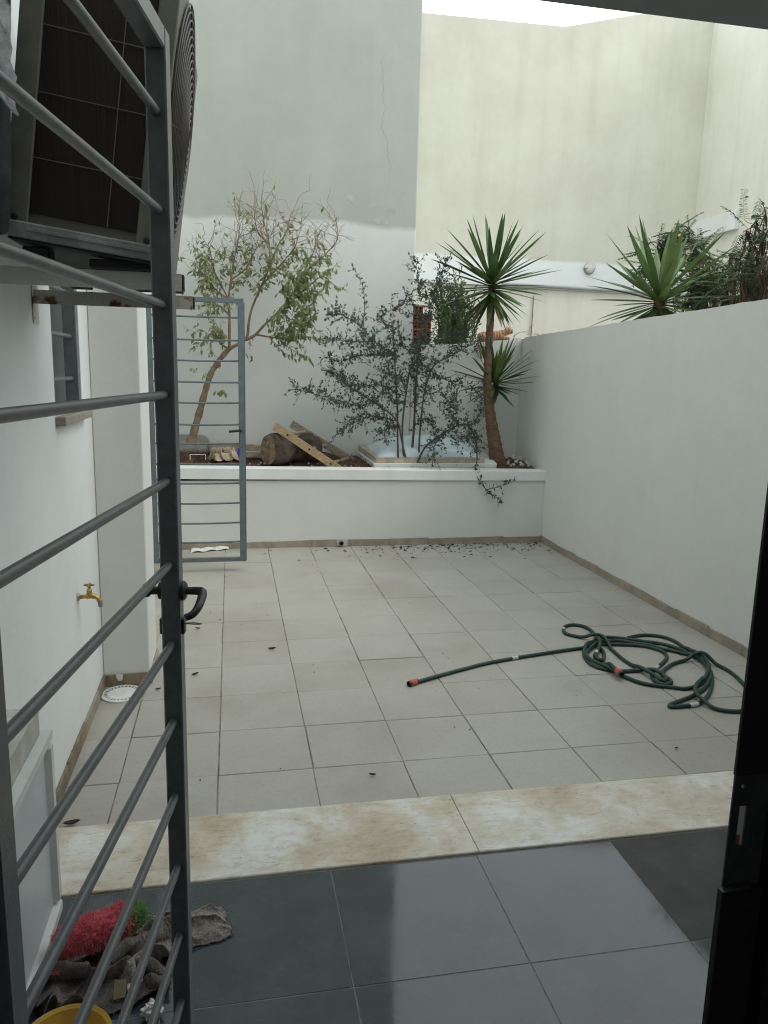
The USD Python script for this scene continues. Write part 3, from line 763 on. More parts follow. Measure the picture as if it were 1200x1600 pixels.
AC = thing("air_conditioner", "outdoor air conditioner unit on wall brackets seen from its dark coil end", "air conditioner", (A[0], A[1], A[2]))
AU, AVV, AWW = .330, .74, .66
part(AC, "casing", acbox(.004, AU, .012, AVV, .0, AWW, .006), "casing_paint")
part(AC, "coil", acbox(.050, .288, .004, .0115, .045, AWW - .02), "coil_fins", label="dark finned heat exchanger coil")
part(AC, "corner_strip", acbox(.0, .050, -.004, .0115, .0, AWW, .003), "casing_paint")
part(AC, "corner_strip", acbox(.288, AU + .002, -.004, .0115, .0, AWW, .003), "casing_paint")
part(AC, "base_pan", acbox(-.004, AU + .004, -.008, AVV + .004, -.014, .022, .004), "pan_steel", label="grey folded base pan of the unit")
part(AC, "pan_lip", acbox(.05, AU - .01, -.013, -.0082, .002, .010, .001), "pan_steel")
part(AC, "underside", acbox(.01, AU - .004, .0, AVV - .01, -.019, -.0145), "black_rubber")
for w in (.165, .305, .445, .565):
    part(AC, "guard_wire", cyl(ac(.050, -.001, w), ac(.288, -.001, w), .0012, 6), "wire_grey", 40)
part(AC, "guard_wire", cyl(ac(.222, -.003, .04), ac(.222, -.003, AWW - .02), .0012, 6), "wire_grey", 40)
for u, w in ((.022, .03), (.312, .03), (.335, .055)):
    part(AC, "screw", lathe([(.0, .004), (.006, .003), (.0075, 0)], ac(u, -.004, w), (0, -1, 0), 10), "bolt_black")
# fan guard on the front face: bowed rings and spokes
fc = ac(AU, .318, .365)
rings = []
fr_ = .300
for k in range(17):
    r = .02 + k * .0175
    bulge = .022 * (1 - (r / .305) ** 2) + .005
    pts = [fc + au * bulge + av * r * math.cos(a) + aw * r * math.sin(a) for a in np.linspace(0, 2 * math.pi, 61)]
    rings.append(sweep(pts, .0024, 6, cap=False))
for k in range(8):
    a = k * math.pi / 4 + .2
    pts = [fc + au * (.022 * (1 - (r / .305) ** 2) + .003) + av * r * math.cos(a) + aw * r * math.sin(a) for r in np.linspace(.02, fr_, 9)]
    rings.append(sweep(pts, .0024, 6))
part(AC, "fan_grille", join(*rings), "grille_brown", 50)
part(AC, "fan_opening", lathe([(.0, .0015), (fr_ - .005, .0015)], fc, au, 48), "dark_hole")
for v in (.07, .60):
    p = ac(.06, v, -.02)
    part(AC, "foot", box(p[0] - .03, p[0] + .03, p[1] - .03, p[1] + .03, 1.7105, p[2] - .004, .003), "black_rubber")
    p = ac(.28, v, -.02)
    part(AC, "foot", box(p[0] - .10, p[0] + .085, p[1] - .03, p[1] + .03, 1.7105, p[2] + .004, .003), "black_rubber")
for yb, zz, mt, lab in ((2.03, 1.668, "peeling_paint", "nearer air conditioner bracket with peeling white paint"), (2.60, 1.664, "rusty_paint", "farther air conditioner bracket with rusted end at the wall")):
    br = thing("wall_bracket", lab, "bracket", (XL, yb, zz), group="air conditioner brackets on the left wall")
    part(br, "arm", join(box(XL + .004, -.118, yb, yb + .004, zz, zz + .042), box(XL + .004, -.118, yb + .0042, yb + .036, zz + .0385, zz + .042)), mt)
    part(br, "end_cap", box(-.1175, -.112, yb, yb + .036, zz + .002, zz + .040, .001), "black_plastic")
    part(br, "wall_plate", box(XL + .0005, XL + .0035, yb - .02, yb + .05, zz - .06, zz + .10), mt)
# insulated pipes and a pale fleece beside the unit
ps = thing("pipe_bundle", "dark insulated pipes running down the wall beside the air conditioner", "pipe", (-.56, 1.80, 1.6))
for a, b, r in ((-.492, 1.865, .036), (-.560, 1.82, .026)):
    pp = curve([(a + .03, b, 2.56), (a + .02, b, 2.3), (a + .004, b, 2.05), (a - .005, b, 1.86), (a - .03, b + .05, 1.78)], 6)
    part(ps, "insulated_pipe", sweep(pp, r, 14), "insulation", 50)
fl = []
tr = np.random.default_rng(9)
c0 = np.array([-.512, 1.79, 2.2])
n = 26
U, V = np.meshgrid(np.linspace(0, 1, n), np.linspace(0, 1, n), indexing="ij")
hang = np.stack([-.575 + (.150 - .016 * V) * U + .008 * np.sin(U * 17 + V * 3), 1.80 + .04 * U - .02 * np.sin(U * 9) * V, 2.46 - (.44 + .05 * np.sin(U * 7)) * V], -1)
hang += .012 * (meshkit.noise(hang * 60, 3)[..., None] - .5)
i, j = np.meshgrid(np.arange(n - 1), np.arange(n - 1), indexing="ij")
q = np.stack([i * n + j, (i + 1) * n + j, (i + 1) * n + j + 1, i * n + j + 1], -1).reshape(-1, 4)
hv = hang.reshape(-1, 3)
single("hanging_fleece", join((hv, q), (hv + [-.004, .006, 0], q[:, ::-1])), "pale_fleece", True, label="pale fluffy cloth hanging beside the air conditioner in the top left corner", cat="cloth")

# window grille in the left wall
WG = thing("window_grille", "narrow dark barred grille in the small left wall window", "window grille", (XL, 3.05, 1.3))
ya, yb2 = 2.828, 3.312
part(WG, "frame_post", box(XL - .052, XL - .002, ya, ya + .022, 1.302, 2.296, .002), "gate_paint")
part(WG, "frame_post", box(XL - .052, XL - .002, yb2 - .040, yb2, 1.302, 2.296, .002), "gate_paint")
part(WG, "frame_rail", box(XL - .050, XL - .004, ya + .0225, yb2 - .0405, 1.3025, 1.330, .002), "gate_paint")
for z in (1.425, 1.590, 1.755, 1.92, 2.085):
    part(WG, "bar", cyl((XL - .027, ya + .018, z), (XL - .027, yb2 - .036, z), .0085, 12), "gate_paint", 50)
part(WG, "shutter", box(XL - .112, XL - .100, ya - .002, yb2 + .002, 1.301, 2.299), "panel_grey")
part(WG, "sill", box(XL - .055, XL + .035, ya - .012, yb2 + .02, 1.268, 1.2995, .003), "skirting_tile")

# tap
tp = onX(121, 933, XL)
TY, TZ = tp[1], tp[2]
TP = thing("garden_tap", "old brass garden tap on the left wall with grey nozzle", "tap", (XL, TY, TZ))
part(TP, "wall_flange", lathe([(.0, 0), (.016, 0), (.016, .004), (.010, .010), (.0, .010)], (XL, TY, TZ), (1, 0, 0), 18), "steel", 40)
part(TP, "body", sweep(curve([(XL + .008, TY, TZ), (XL + .035, TY, TZ + .002), (XL + .055, TY, TZ + .003), (XL + .072, TY, TZ - .004), (XL + .082, TY, TZ - .020)], 5), [.008] * 5 + [.011] * 8 + [.009] * 8, 14), "brass", 50)
part(TP, "bonnet", lathe([(.010, 0), (.012, .006), (.010, .012), (.010, .022), (.006, .028), (.005, .040), (.0, .041)], (XL + .045, TY, TZ + .006), (0, 0, 1), 14), "brass", 30)
part(TP, "handle", join(cyl((XL + .026, TY, TZ + .048), (XL + .064, TY, TZ + .048), .0045, 8), cyl((XL + .045, TY - .018, TZ + .048), (XL + .045, TY + .018, TZ + .048), .0045, 8)), "brass", 40)
part(TP, "nozzle", cyl((XL + .082, TY, TZ - .016), (XL + .085, TY, TZ - .042), .0095, 14, .0085), "grey_plastic", 40)

# drain cover
DR = thing("drain_cover", "round white slotted drain cover on the floor at the foot of the pillar", "drain cover", (-.505, 3.418, 0))
part(DR, "rim", lathe([(.094, .0005), (.094, .007), (.089, .009), (.080, .009), (.080, .006)], (-.505, 3.418, .0), (0, 0, 1), 48), "white_plastic", 40)
part(DR, "plate", lathe([(.066, .0055), (.064, .0085), (.0, .009)], (-.505, 3.418, .0), (0, 0, 1), 48), "white_plastic", 40)
part(DR, "gutter", lathe([(.081, .004), (.065, .004)], (-.505, 3.418, .0), (0, 0, 1), 48), "dark_hole")
for k in range(28):
    a = k * 2 * math.pi / 28
    ca, sa = math.cos(a), math.sin(a)
    c = np.array([-.505 + .073 * ca, 3.418 + .073 * sa, .0045])
    part(DR, "rib", obox(c - np.array([ca, sa, 0]) * .008 - np.array([-sa, ca, 0]) * .0032, np.array([ca, sa, 0]) * .016, np.array([-sa, ca, 0]) * .0064, zup * .0042), "white_plastic")

# ------------------------------------------------------------------ hose
HR = .0098


def crop(pts, ox=850, oy=950, s=3.75):
    return [(ox + a / s, oy + b / s) for a, b in pts]


lead = [(650, 1066.5), (661, 1063), (680, 1057.5), (700, 1052), (730, 1044), (760, 1036.5), (800, 1029), (850, 1021), (880, 1016.5)]
p1 = lead + crop([(230, 233), (330, 214), (440, 214), (560, 220), (640, 235), (700, 258), (719, 290), (692, 325), (648, 360), (632, 395), (652, 428), (700, 446), (744, 440), (728, 412), (650, 380), (560, 367), (470, 370),
                  (400, 366), (330, 352), (270, 325), (236, 280), (240, 240), (280, 200), (345, 172), (430, 174), (560, 192), (700, 212), (830, 255), (920, 305), (972, 365), (985, 430), (965, 505), (905, 560), (830, 573),
                  (762, 579), (738, 578), (737, 568), (765, 556), (820, 535), (885, 508), (940, 470), (972, 420), (960, 365), (900, 300), (800, 262), (680, 237), (540, 208), (430, 190), (350, 205), (275, 238), (246, 280),
                  (270, 318), (370, 362), (480, 405), (560, 435), (640, 452), (740, 463), (830, 472), (905, 452), (950, 415), (962, 370), (935, 320), (880, 285), (830, 245), (785, 205), (720, 175), (640, 160), (560, 160), (490, 175)])
p2 = crop([(425, 395), (395, 372), (352, 330), (310, 310), (298, 275), (330, 240), (352, 270), (345, 312), (322, 322), (302, 290), (325, 235), (306, 190), (290, 145), (240, 110), (172, 98), (118, 112), (126, 148), (200, 168), (290, 186),
           (345, 197), (400, 245), (470, 305), (560, 362), (640, 408), (690, 440), (715, 425), (692, 395), (710, 358), (770, 322), (860, 304), (950, 314), (1050, 350), (1130, 405), (1190, 475), (1215, 545), (1195, 590),
           (1140, 605), (1070, 602), (990, 586), (925, 552), (888, 515), (890, 470), (930, 430)])
placed = []
runs = []
for pth in (p1, p2):
    px = curve(pth, 10)
    w = np.array([onZ(a, b, HR) for a, b in px])
    seg = np.r_[0, np.cumsum(np.linalg.norm(np.diff(w, axis=0), axis=1))]
    s = np.arange(0, seg[-1], .012)
    w = np.stack([np.interp(s, seg, w[:, k]) for k in range(3)], 1)
    z = np.full(len(w), HR)
    for k in range(len(w)):
        if placed:
            P = np.array(placed)
            d = np.hypot(P[:, 0] - w[k, 0], P[:, 1] - w[k, 1])
            near = (d < 1.7 * HR)
            if near.any():
                z[k] = min(P[near, 2].max() + np.sqrt(np.maximum(0, (1.9 * HR) ** 2 - d[near].min() ** 2)), HR * 6)
        if k >= 10:
            placed.append((w[k - 10, 0], w[k - 10, 1], z[k - 10]))
    placed += [(w[k, 0], w[k, 1], z[k]) for k in range(len(w) - 10, len(w))]
    from scipy.ndimage import maximum_filter1d, gaussian_filter1d
    z = gaussian_filter1d(maximum_filter1d(z, 5), 2.2)
    w[:, 2] = z
    runs.append(w)
HO = thing("garden_hose", "coiled dark green garden hose with red couplings on the terrace tiles", "hose", tuple(runs[0].mean(0) * [1, 1, 0]))
part(HO, "tube", join(*[sweep(w, HR, 10) for w in runs]), "hose_green", 60)


def coupling(p, d):
    d = d / np.linalg.norm(d)
    c = part(HO, "coupling", lathe([(.010, -.004), (.0145, 0), (.0145, .006), (.0155, .007), (.0155, .030), (.0145, .031), (.0145, .036)], p, d, 20), "coupling_red", 40)
    part(c, "socket", lathe([(.0146, .0355), (.0146, .046), (.0135, .048), (.010, .048), (.010, .030), (.0, .030)], p, d, 20), "black_plastic", 40)
    part(c, "collar", lathe([(.0, -.010), (.0125, -.010), (.0135, -.008), (.0135, .0), (.0, .0)], p, d, 20), "black_plastic", 40)


a = runs[0]
coupling(a[0] + np.array([0, 0, .004]), (a[0] - a[4]) * [1, 1, 0])
a = runs[1]
coupling(a[0] + np.array([0, 0, .004]), (a[0] - a[4]) * [1, 1, .2])
for run, i0, n in ((0, 52, 4), (0, 152, 5), (0, 300, 4), (1, 60, 4), (1, 118, 3), (0, 360, 5)):
    w = runs[run]
    if i0 + n < len(w):
        part(HO, "printed_mark", sweep(w[i0:i0 + n] + [0, -.0004, .0006], HR + .0002, 10), "hose_mark", 60)

# ------------------------------------------------------------------ rags, duster and odds and ends on the porch


def cloth(cx, cy, rx, ry, rot, amp, seed, lift=0.0, n=110, waves=2.2, fold=0.6):
    """A limp cloth: soft folds along one drifting direction, smaller creases across, edges lying on the floor."""
    U, V = np.meshgrid(np.linspace(-1, 1, n), np.linspace(-1, 1, n), indexing="ij")
    a = np.arctan2(V, U)
    rr = np.maximum(np.abs(U), np.abs(V))
    k = .80 + .40 * meshkit.fbm(np.stack([np.cos(a) * 1.8 + seed, np.sin(a) * 1.8, 0 * a], -1), 4, seed)
    X, Y = U * rx * k, V * ry * k
    q = np.stack([U * 1.2 + seed, V * 1.2, 0 * U], -1)
    w1, w2 = meshkit.fbm(q, 3, seed + 1) - .5, meshkit.fbm(q * 1.3 + 9, 3, seed + 2) - .5
    ph = 2 * np.pi * (waves * (U * math.cos(fold) + V * math.sin(fold)) * .5 + 1.5 * w1)
    ph2 = 2 * np.pi * (waves * 1.9 * (-U * math.sin(fold) + V * math.cos(fold)) * .5 + 1.3 * w2)
    f1 = (.5 + .5 * np.sin(ph)) ** 1.6
    f2 = (.5 + .5 * np.sin(ph2)) ** 2.0
    edge = np.clip((1 - rr) / .30, 0, 1); edge = edge * edge * (3 - 2 * edge)
    z = amp * (.85 * f1 + .16 * f2 + .25 * (meshkit.fbm(q * 5, 3, seed + 4) - .3)) * (.30 + .70 * edge) + lift * edge
    X = X + .35 * amp * np.cos(ph) * math.cos(fold); Y = Y + .35 * amp * np.cos(ph) * math.sin(fold)
    c, s = math.cos(rot), math.sin(rot)
    x, y = cx + X * c - Y * s, cy + X * s + Y * c
    z = .004 + np.maximum(z, 0)
    top = np.stack([x, y, z], -1)
    g = np.gradient(top, axis=0), np.gradient(top, axis=1)
    nrm = np.cross(g[0], g[1]); nrm /= np.linalg.norm(nrm, axis=-1, keepdims=True) + 1e-9
    top = top + nrm * (.0030 * (meshkit.noise(np.stack([U, V, 0 * U], -1) * [rx * 420, ry * 420, 1], seed + 9)[..., None] - .5))
    top[..., 2] = np.maximum(top[..., 2], .003)
    bot = top - np.array([0, 0, .003]); bot[..., 2] = np.maximum(bot[..., 2], .0008)
    i, j = np.meshgrid(np.arange(n - 1), np.arange(n - 1), indexing="ij")
    q = np.stack([i * n + j, (i + 1) * n + j, (i + 1) * n + j + 1, i * n + j + 1], -1).reshape(-1, 4)
    ring = np.r_[np.arange(n) * n, (n - 1) * n + np.arange(1, n), (np.arange(n - 2, -1, -1)) * n + n - 1, np.arange(n - 2, 0, -1)]
    N = n * n
    side = np.stack([ring, np.roll(ring, -1), np.roll(ring, -1) + N, ring + N], 1)[:, ::-1]
    v, f = np.vstack([top.reshape(-1, 3), bot.reshape(-1, 3)]), np.vstack([q, q[:, ::-1] + N, side])
    # frayed threads round the edge
    r_ = np.random.default_rng(seed)
    cen = np.array([cx, cy, 0])
    th_v, th_f = [], []
    for m in range(260):
        p = v[ring[r_.integers(len(ring))]]
        d = unit((p - cen) * [1, 1, 0] + r_.normal(0, .05, 3) * [1, 1, 0])
        e = p + d * r_.uniform(.004, .012) + [0, 0, -min(p[2] - .001, .003)]
        sd = np.array([-d[1], d[0], 0]) * .0009
        b = len(v) + len(th_v)
        th_v += [p - sd, p + sd, e]; th_f += [(b, b + 1, b + 2), (b, b + 2, b + 1)]
    F = np.vstack([f[:, [0, 1, 2]], f[:, [0, 2, 3]]])
    return np.vstack([v, np.array(th_v)]), np.vstack([F, np.array(th_f)])


def unit(v):
    return v / (np.linalg.norm(v) + 1e-9)


single("floor_rag", cloth(-.165, 1.840, .135, .058, .12, .026, 4, .016, waves=1.5, fold=.9), "rag_grey", True, label="grey brown floor rag with frayed edge reaching past the gate stile", cat="rag", group="floor rags heaped on the porch")
single("floor_rag", cloth(-.325, 1.692, .140, .085, .22, .058, 12, .010, waves=1.7, fold=1.1), "rag_dark", True, label="dark crumpled floor rag heaped between cabinet and yellow bowl", cat="rag", group="floor rags heaped on the porch")
single("floor_rag", cloth(-.232, 1.755, .095, .055, .75, .052, 31, .012, 90, 1.5, 1.4), "rag_grey", True, label="rolled grey rag lying against the green tip of the red duster", cat="rag", group="floor rags heaped on the porch")

DU = thing("fluffy_duster", "fluffy red duster with a green tip lying on the dark rags", "duster", (-.34, 1.80, .05))
da, db = np.array([-.425, 1.745, .085]), np.array([-.250, 1.815, .092])
ax = (db - da) / np.linalg.norm(db - da); L = np.linalg.norm(db - da)


def fluff(n, t0, t1, seed, rad=.046):
    r_ = np.random.default_rng(seed)
    t = r_.uniform(t0, t1, n)
    prof = rad * np.sqrt(np.clip(1 - ((t - .5) / .56) ** 4, .05, 1)) * (1 + .07 * np.sin(t * 19))
    e1 = np.cross(ax, [0, 0, 1.0]); e1 /= np.linalg.norm(e1); e2 = np.cross(e1, ax)
    ph = r_.uniform(0, 2 * np.pi, n)
    out = np.cos(ph)[:, None] * e1 + np.sin(ph)[:, None] * e2 + ax * (r_.normal(0, .30, n) + (t - .5) * 1.2)[:, None]
    out /= np.linalg.norm(out, axis=1, keepdims=True)
    base = da + ax * (t * L)[:, None] + out * (prof * .70)[:, None]
    ln = prof * r_.uniform(.22, .42, n)
    tip = base + out * ln[:, None] + r_.normal(0, .0035, (n, 3))
    side = np.cross(out, r_.normal(0, 1, (n, 3))); side /= np.linalg.norm(side, axis=1, keepdims=True)
    side *= .0011
    mid = (base + tip) / 2 + r_.normal(0, .002, (n, 3))
    v = np.stack([base - side, base + side, mid + side * .9, mid - side * .9, tip], 1).reshape(-1, 3)
    k = np.arange(n)[:, None] * 5
    f = np.vstack([k + [0, 1, 2], k + [0, 2, 3], k + [3, 2, 4]])
    return v, f


core = blob({0: (da + ax * .016, .030), 1: (da + ax * L * .45, .037), 2: (da + ax * L * .76, .034)}, [(0, 1), (1, 2)], .006, 2)
cv = np.array(core.vertices)
cn = np.array(core.vertex_normals)
cv = cv + cn * (.009 * (meshkit.fbm(cv * 95, 3, 8) - .5) + .007 * (meshkit.noise(cv * 260, 4) - .5))[:, None]
part(DU, "core", (cv, np.array(core.faces)), "fluff_red", True)
core = blob({0: (da + ax * L * .84, .032), 1: (da + ax * L * .95, .026)}, [(0, 1)], .006, 2)
cv = np.array(core.vertices); cn = np.array(core.vertex_normals)
cv = cv + cn * (.009 * (meshkit.fbm(cv * 95, 3, 9) - .5) + .007 * (meshkit.noise(cv * 260, 5) - .5))[:, None]
part(DU, "tip", (cv, np.array(core.faces)), "fluff_green", True)
part(DU, "red_fibres", fluff(4200, -.02, .80, 1), "fluff_red", kind="stuff")
part(DU, "green_fibres", fluff(1300, .80, 1.02, 2), "fluff_green", kind="stuff")
wis = []
part(DU, "loose_fibres", (lambda v, f: ((v - (da + ax * .02)) * [1.3, .7, .3] + da + np.array([-.0, -.03, -.035]), f))(*fluff(700, 0.0, .22, 5, .040)), "fluff_red", kind="stuff")

bc = np.array([-.368, 1.492, .0])
YB_ = thing("yellow_bowl", "yellow plastic bowl at the bottom edge beside the dark rag", "bowl", tuple(bc))
part(YB_, "bowl", lathe([(.0, .004), (.060, .004), (.064, .008), (.088, .050), (.096, .052), (.096, .048), (.090, .046), (.068, .003), (.060, .0005), (.0, .0005)], bc, (0, 0, 1), 48), "yellow_plastic", 40)
part(YB_, "rim", lathe([(.093, .052), (.0975, .0535), (.0985, .050), (.0965, .047)], bc, (0, 0, 1), 48), "yellow_plastic", 40)
sp = onZ(214, 1548, .022)
single("foam_scrap", obox(sp + [-.02, -.006, .0], (.042, .008, 0), (-.004, .021, 0), (0, 0, .012), .003), "cream_foam", label="small cream foam scrap right of the dark rag", cat="scrap", group="foam scraps among the rags")
single("foam_scrap", hull([onZ(186, 1548, .040) + np.array(q) for q in ((-.013, -.004, -.02), (.013, .002, -.02), (.016, .008, .022), (-.010, .006, .026), (-.013, .004, -.02), (.013, .010, -.02))]), "cream_foam", label="upright cream scrap stuck in the fold of the dark rag", cat="scrap", group="foam scraps among the rags")
tv = trimesh.creation.icosphere(4, .024)
vv = np.array(tv.vertices); vv *= (.55 + .8 * np.abs(meshkit.fbm(vv * 90 + 5, 3, 6) - .5) * 2 + .3 * meshkit.noise(vv * 60, 2))[:, None]
vv = vv * [1, .8, .9] + [-.196, 1.578, .018]
vv[:, 2] = np.maximum(vv[:, 2], .001)
single("crumpled_tissue", (vv, np.array(tv.faces)), "white_paper", False, label="small crumpled white tissue on the dark tiles at the gate", cat="tissue")

# ------------------------------------------------------------------ things on the terrace floor


def curled_leaf(c, ang, ln, wd, curl, up):
    n = 7
    s = np.linspace(-.5, .5, n)
    v = []
    for t in s:
        w = wd * (1 - (2 * t) ** 2) ** .7 + .0008
        for k in (-1, 0, 1):
            v.append((t * ln, k * w / 2, .002 + up * (2 * t) ** 2 + curl * abs(k) * w))
    v = np.array(v)
    ca, sa = math.cos(ang), math.sin(ang)
    v = np.stack([c[0] + v[:, 0] * ca - v[:, 1] * sa, c[1] + v[:, 0] * sa + v[:, 1] * ca, v[:, 2] + c[2]], 1)
    f = []
    for i in range(n - 1):
        for k in range(2):
            a = i * 3 + k
            f.append((a, a + 3, a + 4, a + 1))
    return v, np.array(f)


for (x, y, a, l, lab) in ((425, 1015, .1, .045, "curled dry leaf on the tiles in the middle left of the terrace"), (305, 1055, .6, .042, "curled dry leaf on the tiles right of the gate lock"),
                          (582, 1212, -.3, .028, "short dark dry leaf near the marble threshold"), (309, 983, -.5, .034, "dark leaf on the tiles just below the key"),
                          (112, 1289, .2, .055, "dark torn leaf at the marble edge beside the white cabinet"), (247, 1078, .3, .03, "small dark leaf on the tiles right of the drain cover"),
                          (1057, 1170, .2, .02, "dark crumb of leaf on the tiles beside the door jamb")):
    c = onZ(x, y, 0.002)
    single("dry_leaf", curled_leaf(c, a, l, l * .32, .6, l * .18), "litter_leaf", True, label=lab, cat="leaf", group="dry leaves lying on the terrace tiles")
lv = []
r_ = np.random.default_rng(17)
for k in range(230):
    X = np.clip(r_.normal(1.75, .55), .2, 2.66)
    Y = YP - .03 - abs(r_.normal(0, .18)) - (.05 if X < 1.2 else 0)
    l = r_.uniform(.010, .044)
    lv.append(curled_leaf((X, Y, .001), r_.uniform(0, 3.1), l, l * r_.uniform(.12, .4), r_.uniform(.1, .7), l * r_.uniform(0, .2)))
for k in range(45):
    X, Y = r_.uniform(-.3, 2.5), r_.uniform(2.5, 6.0)
    l = r_.uniform(.004, .011)
    lv.append(curled_leaf((X, Y, .001), r_.uniform(0, 3.1), l, l * .5, .5, 0))
single("leaf_litter", join(*lv), "litter_leaf", True, kind="stuff", label="scattered dry leaf bits along the foot of the planter wall", cat="leaf litter")
pp0 = [onZ(x, y, 0.003) for x, y in ((301, 866), (330, 861), (357, 857), (354, 853), (330, 854), (303, 858))]
n = 14
U, V = np.meshgrid(np.linspace(0, 1, n), np.linspace(0, 1, 6), indexing="ij")
sh = np.stack([-.335 + .30 * U, 6.13 + .10 * U + (.13 - .09 * U) * V + .012 * np.sin(U * 14), .004 + .010 * np.abs(np.sin(U * 9 + V)) + .018 * V * U], -1)
i, j = np.meshgrid(np.arange(n - 1), np.arange(5), indexing="ij")
q = np.stack([i * 6 + j, (i + 1) * 6 + j, (i + 1) * 6 + j + 1, i * 6 + j + 1], -1).reshape(-1, 4)
hv = sh.reshape(-1, 3)
single("white_sheet", join((hv, q), (hv - [0, 0, .003], q[:, ::-1])), "white_paper", 40, label="torn white plastic sheet lying on the tiles behind the rear gate", cat="sheet")

# ------------------------------------------------------------------ things in the planter


def sz(x, y):
    return float(soil_z(np.array(x), np.array(y)))


# old skylight
SK = thing("old_skylight", "old domed skylight with pale blue dome lying in the planter behind the shrub", "skylight", (1.7, 6.7, .66))


def sk(x, y, dz=0.0):
    return (x, y, .715 + .13 * (y - 6.47) + dz)


fr = [(1.165, 6.985), (1.235, 6.49), (2.235, 6.49), (2.330, 6.985)]
part(SK, "curb", hull([(x, y, z) for x, y in ((1.215, 6.465), (2.345, 6.465), (2.40, 6.98), (1.15, 6.98)) for z in (.60, .688 + .10 * (y - 6.465))]), "white_paint")
part(SK, "frame", hull([sk(x, y, d) for x, y in fr for d in (-.030, .018)]), "skylight_frame")
n = 33
U, V = np.meshgrid(np.linspace(-1, 1, n), np.linspace(-1, 1, n), indexing="ij")
hh = (np.clip(1 - np.abs(U) ** 2.2, 0, 1) * np.clip(1 - np.abs(V) ** 2.2, 0, 1)) ** .62
bx0 = (1 - V) / 2
xl = 1.270 + (1.225 - 1.270) * (V + 1) / 2; xr_ = 2.195 + (2.26 - 2.195) * (V + 1) / 2
dx = xl + (U + 1) / 2 * (xr_ - xl); dy = 6.515 + (V + 1) / 2 * .44
dz = .734 + .13 * (dy - 6.47) + .145 * hh
i, j = np.meshgrid(np.arange(n - 1), np.arange(n - 1), indexing="ij")
q = np.stack([i * n + j, (i + 1) * n + j, (i + 1) * n + j + 1, i * n + j + 1], -1).reshape(-1, 4)
part(SK, "dome", (np.stack([dx, dy, dz], -1).reshape(-1, 3), q), "dome_acrylic", True)

# log
LG = thing("log", "thick dark cut log lying under the ladder in the planter", "log", (.52, 6.66, .66))
la, lb = np.array([.305, 6.52, .80]), np.array([.735, 6.74, .785])
d = (lb - la) / np.linalg.norm(lb - la)
s = np.linspace(0, 1, 26)
pts = la + (lb - la) * s[:, None]
lv_, lf_ = sweep(pts, .128 + .012 * np.sin(s * 9) - .02 * (s > .9), 30, cap=False)
c = (lv_ - la) @ d
axp = la + d * c[:, None]
rad = lv_ - axp
lv_ = axp + rad * (.86 + .30 * meshkit.fbm(lv_ * 11, 4, 3))[:, None]
part(LG, "bark", (lv_, lf_), "log_bark", True)
ring = lv_[:30]
rc = ring.mean(0)
ev = [ring, rc + (ring - rc) * .72 + d * .012 + .006 * rng.normal(0, 1, (30, 3)), rc + (ring - rc) * .4 - d * .006, rc + (ring - rc) * .12 + d * .012, rc[None] + d * .010]
V_ = np.vstack(ev)
F_ = []
for k in range(3):
    for m in range(30):
        a, b = k * 30 + m, k * 30 + (m + 1) % 30
        F_ += [(a, b, b + 30), (a, b + 30, a + 30)]
for m in range(30):
    F_.append((90 + m, 90 + (m + 1) % 30, 120))
part(LG, "cut_end", (V_ - d * .002, np.array(F_)), "log_end", True)
ring = lv_[-30:]; rc = ring.mean(0)
part(LG, "cut_end", (np.vstack([ring, rc]), np.array([(m, (m + 1) % 30, 30) for m in range(30)])), "log_end")

# ladder
LD = thing("wooden_ladder", "short piece of wooden ladder leaning over the log with bolted pale rail", "ladder", (.8, 6.6, .65))
for (a, b, mt, lab) in (((.355, 6.50, 1.005), (.915, 6.47, .635), "ladder_pine", "paler pine ladder rail with three bolts"), ((.522, 6.79, 1.005), (1.118, 6.76, .648), "ladder_weathered", None)):
    a, b = np.array(a), np.array(b)
    dd = b - a
    ud = dd / np.linalg.norm(dd)
    yv = np.array([0, 1.0, 0]); yv = yv - ud * np.dot(yv, ud); yv /= np.linalg.norm(yv)
    wv = np.cross(ud, yv); wv = wv if wv[2] > 0 else -wv
    part(LD, "rail", obox(a - wv * .034, dd, yv * .026, wv * .068, .003), mt, label=lab)
    if mt == "ladder_pine":
        for t in (.20, .53, .86):
            part(LD, "bolt", lathe([(.0, .004), (.008, .003), (.009, 0)], a + dd * t, -yv, 12), "bolt_black")
for t in (.20, .53, .86):
    p0 = np.array([.355, 6.52, 1.005]) + t * np.array([.56, -.03, -.37]); p1_ = np.array([.522, 6.80, 1.005]) + t * np.array([.596, -.03, -.357])
    part(LD, "rung", cyl(p0, p1_, .015, 12), "ladder_weathered", 40)

# boards, slab, sack, rubble, straw
p0, p1_ = onY(327, 697, 6.90), onY(416, 700, 6.84)
single("old_board", obox((p0[0], 6.89, p0[2] - .045), (p1_[0] - p0[0], -.04, -.015), (.003, .03, 0), (.002, 0, .078), .004), "old_board", label="long weathered grey board lying along the back wall behind the log", cat="board", group="old boards in the planter")
p0, p1_ = onY(378, 709, 6.72), onY(428, 712, 6.70)
single("old_board", obox((p0[0], 6.70, p0[2] - .03), (p1_[0] - p0[0] + .02, -.02, -.01), (.002, .03, 0), (.0, 0, .055), .004), "old_board", label="short pale board in front of the long one left of the log", cat="board", group="old boards in the planter")
sl0 = onY(287, 692, 6.93)
single("stone_slab", hull([(sl0[0] + a, y, z) for a, z in ((-.06, .72), (.245, .72), (.25, .80), (.20, .865), (.15, .885), (-.06, .89)) for y in (6.93, 6.975)]), "stone_slab", 20, label="grey stone slab with a clipped corner behind the tree trunk", cat="slab")
n = 30
c0 = onY(350, 709, 6.66)
sv, sf = cloth(0, 0, .12, .07, .3, .06, 44, .05, 50, 3.0, .5)
